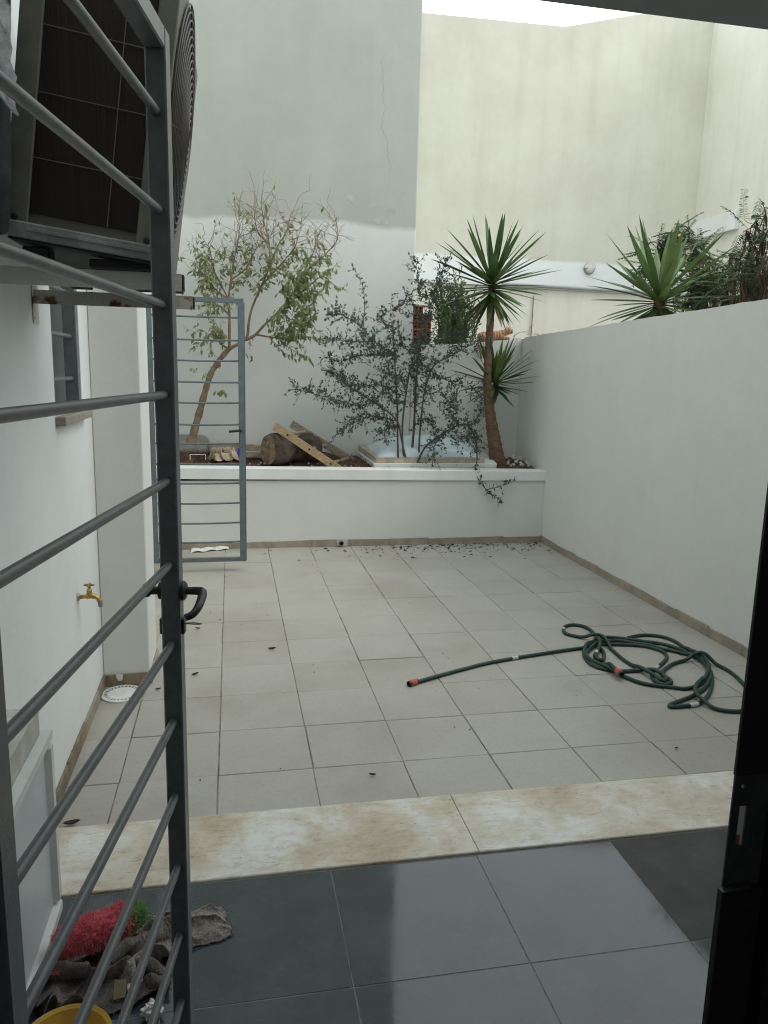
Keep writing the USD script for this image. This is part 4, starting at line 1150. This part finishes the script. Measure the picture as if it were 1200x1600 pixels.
sv = sv + [c0[0], 6.66, sz(c0[0], 6.66) + .0]
single("paper_sack", (sv, sf), "paper_sack", 30, label="crumpled cream paper sack on the soil at the tree foot", cat="sack")
bl = onY(297, 714, 6.50)
WF = thing("white_frame_scrap", "small thin white wire frame on the soil below the tree", "scrap", tuple(bl))
for (a, b) in (((0, 0), (.125, 0)), ((0, -.045), (0, .001)), ((.125, -.045), (.125, .001))):
    part(WF, "strip", cyl((bl[0] + a[0], 6.50, bl[2] + .02 + a[1]), (bl[0] + b[0], 6.50, bl[2] + .02 + b[1]), .003, 6), "white_plastic")
r_ = np.random.default_rng(23)
sv = []
for k in range(1500):
    X = r_.uniform(XL + .02, 1.2) if k < 1150 else r_.uniform(1.2, XR - .03)
    Y = r_.uniform(6.43, 6.95)
    a, l = r_.uniform(0, 2 * np.pi), r_.uniform(.02, .10)
    z = sz(X, Y) + r_.uniform(.002, .03)
    dirv = np.array([math.cos(a), math.sin(a), r_.normal(0, .25)])
    s_ = np.array([-math.sin(a), math.cos(a), 0]) * r_.uniform(.0012, .004)
    p = np.array([X, Y, z])
    e = p + dirv * l
    m = (p + e) / 2 + [0, 0, r_.uniform(0, .012)]
    e[1] = min(e[1], 6.99)
    e[0] = np.clip(e[0], XL + .003, XR - .003)
    b = len(sv) * 5
    sv.append([p - s_, p + s_, m + s_, m - s_, e])
sv = np.array(sv)
k = np.arange(len(sv))[:, None] * 5
single("straw_litter", (sv.reshape(-1, 3), np.vstack([k + [0, 1, 2], k + [0, 2, 3], k + [3, 2, 4]])), "straw", kind="stuff", label="brown straw and dead leaf litter covering the planter soil", cat="litter")
rb = []
for k in range(70):
    if k < 34:
        X, Y, s_ = r_.uniform(2.5, 2.70), r_.uniform(6.5, 6.95), r_.uniform(.008, .028)
    else:
        X, Y, s_ = r_.uniform(-.5, 1.1), r_.uniform(6.43, 6.6), r_.uniform(.005, .014)
    ic = trimesh.creation.icosphere(1, s_)
    v = np.array(ic.vertices) * r_.uniform(.6, 1.2, 3) * (1 + r_.normal(0, .12, (len(ic.vertices), 1)))
    rb.append((v + [X, Y, sz(X, Y) + s_ * .4], np.array(ic.faces)))
single("plaster_rubble", join(*rb), "rubble", kind="stuff", label="pale plaster crumbs and rubble scattered over the soil", cat="rubble")

# ------------------------------------------------------------------ plants


class Leaves:
    def __init__(self):
        self.b, self.d, self.n, self.l, self.w = [], [], [], [], []

    def add(self, b, d, n, l, w):
        self.b.append(b); self.d.append(d); self.n.append(n); self.l.append(l); self.w.append(w)

    def mesh(self, droop=.15):
        b, d, n = (np.array(a, float) for a in (self.b, self.d, self.n))
        l, w = np.array(self.l)[:, None], np.array(self.w)[:, None]
        d /= np.linalg.norm(d, axis=1, keepdims=True) + 1e-9
        s = np.cross(d, n); s /= np.linalg.norm(s, axis=1, keepdims=True) + 1e-9
        n = np.cross(s, d)
        pts = [b, b + d * l * .38 + s * w * .5 + n * w * .14, b + d * l * .72 + s * w * .34 + n * w * .10 - n * l * droop * .4, b + d * l - n * l * droop,
               b + d * l * .72 - s * w * .34 + n * w * .10 - n * l * droop * .4, b + d * l * .38 - s * w * .5 + n * w * .14, b + d * l * .5 - n * l * droop * .12]
        v = np.stack(pts, 1).reshape(-1, 3)
        k = np.arange(len(b))[:, None] * 7
        f = np.vstack([k + [0, 1, 6], k + [1, 2, 6], k + [2, 3, 6], k + [3, 4, 6], k + [4, 5, 6], k + [5, 0, 6]])
        return v, f


def unit(v):
    return v / (np.linalg.norm(v) + 1e-9)


def along(path, step):
    p = np.asarray(path, float)
    seg = np.r_[0, np.cumsum(np.linalg.norm(np.diff(p, axis=0), axis=1))]
    s = np.arange(step * .5, seg[-1], step)
    q = np.stack([np.interp(s, seg, p[:, k]) for k in range(3)], 1)
    t = np.gradient(p, axis=0)
    tt = np.stack([np.interp(s, seg, t[:, k]) for k in range(3)], 1)
    return q, tt / (np.linalg.norm(tt, axis=1, keepdims=True) + 1e-9), s / seg[-1]


def twig(r_, p, d, ln, wander, grav, n=5, ymax=6.975):
    pts = [np.array(p, float)]
    d = unit(d)
    for k in range(n):
        d = unit(d + r_.normal(0, wander, 3) + np.array([0, 0, grav]))
        q = pts[-1] + d * ln / n
        q[1] = min(q[1], ymax)
        pts.append(q)
    return np.array(pts)


# --- variegated ficus at the left
r_ = np.random.default_rng(41)
FT = thing("ficus_tree", "slender leaning tree with thin cream green leaves at the left end of the planter", "tree", (-.33, 6.66, .70))


def fz(pts, y0, y1):
    n = len(pts)
    return np.array([onY(270 + a / 3.636, 300 + b / 3.636, y0 + (y1 - y0) * k / (n - 1)) for k, (a, b) in enumerate(pts)])


trunk = np.vstack([onY(298, 694, 6.66), onY(305, 668, 6.66), onY(314, 636, 6.66), onY(322, 607, 6.65), onY(330, 583, 6.64), onY(345, 560, 6.63), onY(359, 544, 6.62)])
tk = curve(trunk, 5)
branches = [fz([(322, 890), (322, 800), (322, 700), (318, 610), (330, 500), (350, 380), (375, 250), (375, 90)], 6.62, 6.72),
            fz([(322, 890), (415, 835), (432, 740), (450, 660), (500, 540), (545, 430), (550, 300), (520, 180), (500, 60)], 6.62, 6.78),
            fz([(415, 840), (470, 810), (510, 765), (590, 690), (680, 580), (740, 460), (800, 340), (815, 250)], 6.62, 6.50),
            fz([(590, 690), (700, 600), (790, 520), (850, 480), (905, 520)], 6.55, 6.42),
            fz([(545, 430), (600, 300), (650, 220), (668, 130)], 6.74, 6.88),
            fz([(500, 540), (560, 470), (640, 380), (700, 300), (705, 210)], 6.7, 6.55),
            fz([(318, 610), (270, 520), (230, 430), (210, 320), (190, 300)], 6.66, 6.5),
            fz([(318, 610), (250, 560), (180, 480), (130, 420)], 6.66, 6.8),
            fz([(322, 700), (270, 650), (240, 640), (215, 660)], 6.62, 6.50),
            fz([(322, 890), (270, 860), (240, 800), (215, 830)], 6.62, 6.52),
            fz([(740, 460), (820, 400), (880, 340), (935, 270), (930, 170)], 6.52, 6.60),
            fz([(470, 810), (600, 830), (700, 825), (770, 770)], 6.62, 6.52),
            fz([(550, 300), (480, 220), (460, 90)], 6.76, 6.6),
            fz([(680, 580), (640, 640), (650, 740), (690, 780)], 6.57, 6.45),
            fz([(330, 500), (420, 430), (470, 330), (560, 240)], 6.68, 6.85),
            fz([(590, 690), (700, 640), (740, 700)], 6.55, 6.40)]
limbs = [sweep(tk, np.interp(np.linspace(0, 1, len(tk)), [0, .15, .6, 1], [.046, .031, .024, .020]) * (1 + .12 * np.sin(np.arange(len(tk)) * 1.7)), 12)]
part(FT, "trunk", limbs[0], "ficus_bark", 60)
for k, b in enumerate(branches):
    cb_ = curve(b, 4)
    r0 = .014 if k < 3 else .0075
    part(FT, "branch", sweep(cb_, np.linspace(r0, .0022, len(cb_)) * (1 if k < 3 else 1), 7), "ficus_bark", 60)
tw, lf = [], Leaves()
for k, b in enumerate(branches):
    q_, t_, s_ = along(curve(b, 4), .045)
    for p, t, s in zip(q_, t_, s_):
        if s < (.42 if k < 3 else .15):
            continue
        for rep in range(2):
            d = unit(t * .5 + r_.normal(0, .8, 3) * [1, .55, .8] + [0, 0, .35])
            tp_ = twig(r_, p, d, r_.uniform(.10, .30), .28, .05)
            tw.append(sweep(tp_, np.linspace(.0032, .0013, len(tp_)), 4, cap=False))
            for sub in range(2):
                i0 = r_.integers(2, len(tp_))
                d2 = unit(unit(tp_[-1] - tp_[0]) * .7 + r_.normal(0, .7, 3))
                t2 = twig(r_, tp_[i0], d2, r_.uniform(.06, .15), .3, .0, 4)
                tw.append(sweep(t2, np.linspace(.0018, .0009, len(t2)), 3, cap=False))
                for pth in (t2, tp_):
                    lq, lt, ls = along(pth, .030)
                    for pp, tt, ss in zip(lq, lt, ls):
                        prob = np.clip(1.0 - (pp[2] - 2.15) / .42, .05, 1.0) * .68
                        if r_.random() < prob:
                            dl = unit(tt * .35 + r_.normal(0, .45, 3) + [0, 0, -.75])
                            ln = r_.uniform(.036, .062)
                            if pp[1] + dl[1] * ln < 6.99:
                                lf.add(pp, dl, r_.normal(0, 1, 3), ln, ln * r_.uniform(.34, .46))
# sparse sprigs low on the trunk
for (x, y) in ((316, 590), (330, 580), (352, 612), (335, 610), (395, 560), (300, 575), (345, 560), (390, 545)):
    base = onY(x, y, 6.58)
    tp_ = twig(r_, base, r_.normal(0, 1, 3) + [.3, 0, .2], .13, .3, -.05)
    tw.append(sweep(tp_, .0014, 3, cap=False))
    lq, lt, ls = along(tp_, .022)
    for pp, tt in zip(lq, lt):
        ln = r_.uniform(.03, .055)
        lf.add(pp, unit(r_.normal(0, .5, 3) + [0, 0, -.8]), r_.normal(0, 1, 3), ln, ln * .42)
part(FT, "twigs", join(*tw), "twig_bark", kind="stuff")
part(FT, "foliage", lf.mesh(), "ficus_leaf", kind="stuff")

# --- small leaved dark shrub in the middle
r_ = np.random.default_rng(57)
SH = thing("dark_shrub", "many stemmed shrub with tiny dark leaves spilling over the planter cap", "shrub", (1.56, 6.55, .64))


def shp(pts, y0, y1):
    n = len(pts)
    return np.array([onY(450 + a / 3, 400 + b / 3, y0 + (y1 - y0) * k / (n - 1)) for k, (a, b) in enumerate(pts)])


stems = [shp([(518, 988), (514, 860), (512, 700), (506, 600), (500, 470), (492, 330)], 6.50, 6.62),
         shp([(545, 988), (536, 800), (558, 610), (575, 520), (600, 450), (640, 330), (690, 170), (715, 90), (745, 20)], 6.52, 6.70),
         shp([(560, 988), (532, 860), (512, 775), (440, 710), (330, 640), (260, 590), (195, 540)], 6.52, 6.40),
         shp([(575, 988), (590, 800), (600, 600), (612, 470), (600, 370)], 6.54, 6.75),
         shp([(597, 988), (640, 900), (700, 850), (800, 792), (850, 800), (880, 870), (886, 960), (880, 1020), (930, 1095), (1012, 1158)], 6.50, 6.20),
         shp([(610, 985), (620, 800), (640, 640), (680, 520), (760, 470), (850, 420), (900, 390)], 6.54, 6.45)]
subs = [shp([(400, 690), (320, 700), (250, 680), (130, 650), (25, 615)], 6.42, 6.30),
        shp([(500, 470), (400, 400), (340, 330), (270, 285), (185, 258)], 6.58, 6.45),
        shp([(345, 335), (358, 260), (352, 150), (308, 58)], 6.50, 6.50),
        shp([(490, 340), (430, 285), (540, 230)], 6.6, 6.5),
        shp([(400, 400), (280, 400), (180, 390)], 6.52, 6.40),
        shp([(480, 470), (360, 460), (250, 490), (165, 470)], 6.55, 6.70),
        shp([(512, 775), (400, 750), (300, 785), (240, 822)], 6.50, 6.35),
        shp([(506, 640), (420, 600), (340, 610), (200, 545)], 6.56, 6.66),
        shp([(600, 480), (700, 560), (800, 605), (905, 640)], 6.66, 6.50),
        shp([(640, 650), (720, 640), (760, 700), (800, 720)], 6.56, 6.40),
        shp([(640, 330), (600, 250), (560, 180)], 6.68, 6.6),
        shp([(690, 170), (620, 190), (610, 100), (598, 20)], 6.70, 6.62),
        shp([(700, 140), (770, 160), (790, 230), (840, 250)], 6.70, 6.60),
        shp([(640, 400), (740, 400), (830, 330)], 6.66, 6.8),
        shp([(590, 800), (640, 760), (690, 800), (690, 880)], 6.55, 6.42),
        shp([(800, 792), (760, 720), (790, 640)], 6.36, 6.30),
        shp([(850, 800), (900, 740), (905, 660)], 6.32, 6.25),
        shp([(930, 1095), (1000, 1078), (1068, 1050)], 6.22, 6.20),
        shp([(740, 830), (690, 880), (680, 960)], 6.40, 6.30),
        shp([(560, 620), (500, 560), (440, 540)], 6.56, 6.4),
        shp([(612, 470), (540, 420), (520, 350)], 6.7, 6.8),
        shp([(535, 800), (460, 810), (450, 870)], 6.52, 6.4),
        shp([(860, 830), (800, 860), (790, 890)], 6.30, 6.25),
        shp([(512, 700), (470, 640), (430, 650)], 6.5, 6.4)]
for k, b in enumerate(stems):
    cb_ = curve(b, 5)
    part(SH, "stem", sweep(cb_, np.linspace(.0095 if k != 3 else .013, .003, len(cb_)), 7), "shrub_stem", 60)
tw, lf, dead = [], Leaves(), Leaves()
for k, b in enumerate(stems + subs):
    cb_ = curve(b, 5)
    if k >= 6:
        tw.append(sweep(cb_, np.linspace(.0042, .0014, len(cb_)), 5, cap=False))
    q_, t_, s_ = along(cb_, .016)
    for p, t, s in zip(q_, t_, s_):
        if k < 6 and s < (.42 if k not in (4,) else .25):
            continue
        paths = []
        slim = (k == 8) or k == 23 or (k == 4 and s > .62)
        reps = 1 if slim else 2
        if r_.random() < .08:
            continue
        for rep in range(reps):
            d = unit(t * .45 + r_.normal(0, .8, 3) + [0, 0, .15])
            paths.append(twig(r_, p, d, r_.uniform(.03, .06) if slim else r_.uniform(.05, .15), .22, .0, 4, 6.97))
        for tp_ in paths:
            tw.append(sweep(tp_, np.linspace(.0016, .0008, len(tp_)), 3, cap=False))
            lq, lt, ls = along(tp_, .0125)
            for pp, tt in zip(lq, lt):
                if r_.random() < .86:
                    dl = unit(tt * .5 + r_.normal(0, .7, 3) + [0, 0, .12])
                    ln = r_.uniform(.013, .035)
                    red = abs(pp[2] - 2.05) < .16 and abs(pp[0] - 1.36) < .15 and r_.random() < .38
                    (dead if red else lf).add(pp, dl, r_.normal(0, 1, 3) + [0, 0, .6], ln, ln * r_.uniform(.42, .6))
part(SH, "twigs", join(*tw), "shrub_stem", kind="stuff")
part(SH, "foliage", lf.mesh(.1), "shrub_leaf", kind="stuff")
part(SH, "withered_leaves", dead.mesh(.2), "dead_leaf", kind="stuff")


# --- yuccas
def yucca_leaf(base, az, el, ln, wd, droop, twist=0.0):
    n = 8
    s = np.linspace(0, 1, n)
    prof = np.interp(s, [0, .06, .25, .5, .8, 1], [.75, .55, .88, 1.0, .58, .02])
    p = np.array(base, float)
    side = np.array([-math.sin(az), math.cos(az), 0])
    v = []
    for k in range(n):
        e = el - droop * s[k] ** 1.5
        d = np.array([math.cos(az) * math.cos(e), math.sin(az) * math.cos(e), math.sin(e)])
        nn = np.cross(side, d) * -1
        nn = nn if k == 0 or True else nn
        up = np.cross(d, side)
        tw_ = twist * s[k]
        sd = side * math.cos(tw_) + up * math.sin(tw_)
        u2 = np.cross(d, sd)
        w = wd * prof[k] / 2
        v += [p - sd * w - u2 * w * .32, p, p + sd * w - u2 * w * .32]
        if k < n - 1:
            p = p + d * ln / (n - 1)
    f = []
    for k in range(n - 1):
        for m in range(2):
            a = k * 3 + m
            f.append((a, a + 1, a + 4, a + 3))
    return np.array(v), np.array(f)


def rosette(parent, c, n, ln, wd, seed, el0=88, el1=-62, depth=.16, ymax=None, xmin=None):
    r_ = np.random.default_rng(seed)
    for k in range(n):
        t = (k + .5) / n
        az = k * 2.39996 + r_.normal(0, .12)
        el = math.radians(el0 + (el1 - el0) * t ** .80 + r_.normal(0, 6))
        l = ln * (.62 + .45 * math.sin(math.pi * min(1, t * 1.05 + .16)) ** .8) * r_.uniform(.9, 1.08)
        dr = math.radians(r_.uniform(0, 10) + 8 * t)
        b = np.array(c) + [math.cos(az) * .022, math.sin(az) * .022, -depth * t]
        for _ in range(4):
            lv, lf_ = yucca_leaf(b, az, el, l, wd * r_.uniform(.85, 1.12), dr, r_.normal(0, .25))
            bad = (ymax is not None and lv[:, 1].max() > ymax) or (xmin is not None and lv[:, 0].min() < xmin and lv[:, 2].min() < 1.93)
            if not bad:
                break
            az = az + math.pi * r_.uniform(.6, 1.4) if _ < 2 else az
            l *= .75
        if t > .93 and r_.random() < .5:
            part(parent, "leaf", (lv, lf_), "yucca_leaf_dry", 50, label="dry brown lower leaf")
            continue
        part(parent, "leaf", (lv, lf_), f"yucca_leaf_{'abcd'[r_.integers(4)]}", 50)


Y1 = thing("yucca_tree", "tall yucca with bare brown trunk and two spiky heads in the right planter corner", "yucca", (2.42, 6.66, .64))
tpts = np.vstack([onY(779, 731, 6.66), onY(774, 700, 6.66), onY(767, 655, 6.66), onY(762, 612, 6.66), onY(762, 575, 6.66), onY(765, 520, 6.65), onY(768, 470, 6.65), onY(769, 438, 6.65)])
tc_ = curve(tpts, 14)
tv_, tf_ = sweep(tc_, np.interp(np.linspace(0, 1, len(tc_)), [0, .06, .2, .35, .5, 1], [.082, .073, .060, .044, .036, .031]) * (1 + .05 * np.sin(np.arange(len(tc_)) * 2.1) + .03 * np.sin(np.arange(len(tc_)) * 1.3)), 18)
tv_ = tv_ + .010 * (meshkit.fbm(tv_ * [14, 14, 34], 3, 5)[:, None] - .5) * np.array([1, 1, 0])
part(Y1, "trunk", (tv_, tf_), "yucca_bark", 60)
rosette(Y1, tc_[-1] + [0, 0, .05], 96, .55, .050, 5, 84, -58, .20, 6.99)
ob = np.vstack([onY(763, 640, 6.66), onY(772, 622, 6.72), onY(775, 600, 6.76), onY(775, 588, 6.77)])
part(Y1, "offshoot", sweep(curve(ob, 5), .026, 10), "yucca_bark", 60)
rosette(Y1, onY(773, 590, 6.74), 54, .43, .040, 15, 84, -34, .10, 6.99)

Y2 = thing("yucca_plant", "yucca with broad green blades rising behind the right garden wall", "yucca", (4.2, 7.1, .5))
c2 = onY(1031, 462, 7.1)
t2 = curve(np.array([[c2[0] + .02, 7.1, .2], [c2[0] + .01, 7.1, 1.2], [c2[0], 7.1, c2[2] + .0]]), 8)
part(Y2, "trunk", sweep(t2, .056, 14), "yucca_bark", 60)
rosette(Y2, c2 + [0, 0, .04], 74, .76, .078, 27, 84, -56, .20, None, XR + .16)


# --- plants beyond the walls
def bush(parent, c, rad, n, ln, mat, seed, zmin=None, ratio=.5, inner=.3):
    r_ = np.random.default_rng(seed)
    tw, lf = [], Leaves()
    for k in range(n):
        d = unit(r_.normal(0, 1, 3) + [0, 0, .4])
        e = np.array(c) + d * np.array(rad) * r_.uniform(inner, 1) ** .6
        st = np.array(c) + [0, 0, -rad[2]] + r_.normal(0, .04, 3) * [1, 1, 0]
        pth = curve(np.array([st, (st + e) / 2 + r_.normal(0, .05, 3), e]), 4)
        tw.append(sweep(pth, np.linspace(.003, .0010, len(pth)), 4, cap=False))
        lq, lt, ls = along(pth[len(pth) // 3:], .012)
        for pp, tt in zip(lq, lt):
            dl = unit(tt * .6 + r_.normal(0, .6, 3) + [0, 0, .2])
            l = ln * r_.uniform(.7, 1.25)
            lf.add(pp, dl, r_.normal(0, 1, 3) + [0, 0, .5], l, l * ratio * r_.uniform(.8, 1.1))
    part(parent, "twigs", join(*tw), "shrub_stem", kind="stuff")
    part(parent, "foliage", lf.mesh(.12), mat, kind="stuff")


GB = thing("garden_bush", "bright green leafy bush behind the low wall beside the brick stub", "bush", (2.2, 7.6, .9))
bush(GB, onY(712, 495, 7.55), (.28, .22, .50), 110, .042, "bush_leaf", 3, ratio=.38)


def fronds(parent, starts, seed, mat="frond_leaf", ln=.19, leaflet=.040):
    """Pinnate leaves: a thin stalk with two rows of leaflets."""
    r_ = np.random.default_rng(seed)
    st, lf = [], Leaves()
    for p, d in starts:
        tp_ = twig(r_, p, d, ln * r_.uniform(.7, 1.2), .10, -.10, 7, 99)
        st.append(sweep(tp_, .0012, 3, cap=False))
        lq, lt, ls = along(tp_, .012)
        for pp, tt, ss in zip(lq, lt, ls):
            sd = unit(np.cross(tt, [0, 0, 1.0]) + 1e-6)
            for sgn in (-1, 1):
                l = leaflet * r_.uniform(.8, 1.15) * (1 - .4 * ss)
                lf.add(pp, unit(sd * sgn + tt * .45 + [0, 0, -.15] + r_.normal(0, .12, 3)), np.array([0, 0, 1.0]) + r_.normal(0, .2, 3), l, l * .34)
    return st, lf


def pod_tree(name, label, base, tops, nfr, npods, seed, tan=False, zlow=1.95, big=1.0):
    r_ = np.random.default_rng(seed)
    o = thing(name, label, "tree", tuple(base), group="pod trees behind the right wall")
    tops = [np.array(t, float) for t in tops]
    st = []
    starts = []
    pods = []
    for t in tops:
        b0 = np.array(base) + r_.normal(0, .05, 3) * [1, 1, 0]
        pth = curve(np.array([b0, b0 * .45 + t * .55 + r_.normal(0, .06, 3) * [1, 1, 0], t]), 6)
        part(o, "stem", sweep(pth, np.linspace(.014, .003, len(pth)), 6), "acacia_stem", 60)
        q_, t_, s_ = along(pth, .05)
        for p, tt, s in zip(q_, t_, s_):
            if p[2] < zlow:
                continue
            for rep in range(2):
                tp_ = twig(r_, p, tt * .3 + r_.normal(0, .8, 3) + [0, 0, .2], r_.uniform(.08, .22), .25, 0.0, 5, 99)
                tp_[:, 0] = np.maximum(tp_[:, 0], XR + .17)
                st.append(sweep(tp_, np.linspace(.003, .0012, len(tp_)), 4, cap=False))
                for k in range(nfr):
                    starts.append((tp_[r_.integers(2, len(tp_))], r_.normal(0, .8, 3) + [0, 0, .35]))
                for k in range(npods):
                    pods.append(tp_[r_.integers(1, len(tp_))])
    s2, lf = fronds(o, starts, seed + 1, ln=.19 * big, leaflet=.040 * big)
    part(o, "twigs", join(*(st + s2)), "acacia_stem", kind="stuff")
    part(o, "foliage", lf.mesh(.1), "frond_leaf", kind="stuff")
    for p in [pods[i] for i in r_.permutation(len(pods))[:190]]:
        l, w = big * r_.uniform(.07, .13), big * r_.uniform(.010, .016)
        a = r_.uniform(0, np.pi)
        sd = np.array([math.cos(a), math.sin(a), 0])
        s = np.linspace(0, 1, 6)
        nb_ = np.array([-sd[1], sd[0], 0])
        bend = r_.normal(0, .02)
        lean = r_.normal(0, .12, 2)
        v = []
        for k in s:
            c_ = np.array(p) + [lean[0] * l * k + bend * k * k, lean[1] * l * k, -l * k]
            wk = w * (.25 + .75 * math.sin(math.pi * min(1, .1 + k * .85)))
            v += [c_ - sd * wk / 2, c_ + nb_ * .002, c_ + sd * wk / 2, c_ - nb_ * .002]
        v = np.array(v)
        f = []
        for k in range(5):
            for m in range(4):
                x0, x1 = k * 4 + m, k * 4 + (m + 1) % 4
                f.append((x0, x1, x1 + 4, x0 + 4))
        part(o, "seed_pod", (v, np.array(f)), "seed_pod_tan" if tan else "seed_pod", 60)
    return o


def xp(x, y, X):
    return onX(x, y, X)


pod_tree("pod_tree", "feathery tree with tan pod clusters just behind the yucca over the right wall", (5.0, 8.1, .4), [xp(1035, 375, 4.95), xp(1060, 362, 5.0), xp(1085, 385, 5.05), xp(1015, 405, 4.9), xp(1100, 400, 5.0)], 2, 1, 71, tan=True, zlow=2.6, big=1.5)
pod_tree("pod_tree", "dense tangle of dark red hanging pods and green fronds over the right wall", (4.7, 7.0, .4),
         [xp(a, b, c) for a, b, c in ((1090, 425, 4.75), (1110, 440, 4.7), (1130, 415, 4.8), (1075, 450, 4.8), (1150, 420, 4.6), (1120, 455, 4.55), (1098, 462, 4.6), (1140, 445, 4.5), (1160, 455, 4.5), (1105, 430, 4.9))], 2, 3, 83, zlow=2.2, big=1.4)
pod_tree("pod_tree", "taller thin stemmed pod tree at the right edge above the right wall", (3.35, 4.35, .4),
         [xp(1195, 335, 3.35), xp(1175, 385, 3.3), xp(1200, 420, 3.2), xp(1180, 440, 3.15), xp(1165, 450, 3.1), xp(1192, 398, 3.4)], 2, 3, 97, zlow=1.95)
FN = thing("feathery_seedling", "small feathery green plant peeping over the corner of the low wall", "plant", (3.05, 7.6, .6))
base = np.array([3.05, 7.55, .6])
st0 = curve(np.array([base, [3.02, 7.56, 1.3], onY(826, 530, 7.55)]), 5)
part(FN, "stem", sweep(st0, .006, 6), "acacia_stem", 50)
rr = np.random.default_rng(6)
ss_, lf = fronds(FN, [(onY(x, y, 7.55), rr.normal(0, .5, 3) + [a, 0, .3]) for x, y, a in ((815, 528, -.6), (826, 524, .2), (835, 522, .6), (842, 528, .8), (822, 518, -.2), (832, 530, .4))], 8, ln=.16, leaflet=.03)
part(FN, "stalks", join(*ss_), "acacia_stem", kind="stuff")
part(FN, "foliage", lf.mesh(.1), "frond_leaf", kind="stuff")

# ------------------------------------------------------------------ cat on the low wall
wz = lambda x: 1.75 + (x - 2.10) * .114
J_ = {"hip": ((2.345, 7.07, wz(2.345) + .048), .047), "mid": ((2.43, 7.075, wz(2.43) + .050), .050), "chest": ((2.515, 7.07, wz(2.515) + .050), .045),
      "neck": ((2.565, 7.06, wz(2.565) + .068), .033), "head": ((2.605, 7.05, wz(2.605) + .082), .034), "muz": ((2.628, 7.032, wz(2.628) + .070), .017),
      "earl": ((2.592, 7.062, wz(2.6) + .122), .006), "earr": ((2.622, 7.062, wz(2.6) + .120), .006), "el0": ((2.588, 7.058, wz(2.6) + .103), .014), "er0": ((2.616, 7.056, wz(2.6) + .103), .014),
      "thigh": ((2.36, 7.035, wz(2.36) + .036), .036), "hfoot": ((2.405, 7.018, wz(2.405) + .012), .012), "elb": ((2.535, 7.035, wz(2.535) + .026), .022), "paw": ((2.600, 7.022, wz(2.6) + .012), .012),
      "elb2": ((2.54, 7.10, wz(2.535) + .026), .022), "paw2": ((2.605, 7.095, wz(2.6) + .012), .012),
      "t0": ((2.318, 7.05, wz(2.318) + .030), .018), "t1": ((2.305, 7.01, wz(2.305) + .012), .014), "t2": ((2.300, 6.982, wz(2.3) - .04), .0125), "t3": ((2.312, 6.980, wz(2.3) - .10), .012), "t4": ((2.322, 6.978, wz(2.3) - .145), .010)}
B_ = [("hip", "mid"), ("mid", "chest"), ("chest", "neck"), ("neck", "head"), ("head", "muz"), ("el0", "earl"), ("er0", "earr"), ("head", "el0"), ("head", "er0"), ("hip", "thigh"), ("thigh", "hfoot"), ("chest", "elb"), ("elb", "paw"),
      ("chest", "elb2"), ("elb2", "paw2"), ("hip", "t0"), ("t0", "t1"), ("t1", "t2"), ("t2", "t3"), ("t3", "t4")]
CT = thing("cat", "orange tabby cat lying on the low wall behind the yucca with tail hanging", "cat", (2.45, 7.07, 1.79))
part(CT, "body", blob(J_, B_, .008, 5), "cat_fur", True)
hd = np.array(J_["head"][0])
for sx in (-.006, .022):
    part(CT, "eye", trimesh.creation.icosphere(2, .0055).apply_translation(hd + [sx + .004, -.030, .010]), "cat_eye", True)
part(CT, "nose", trimesh.creation.icosphere(2, .0045).apply_translation(np.array(J_["muz"][0]) + [.004, -.016, .003]), "cat_nose", True)
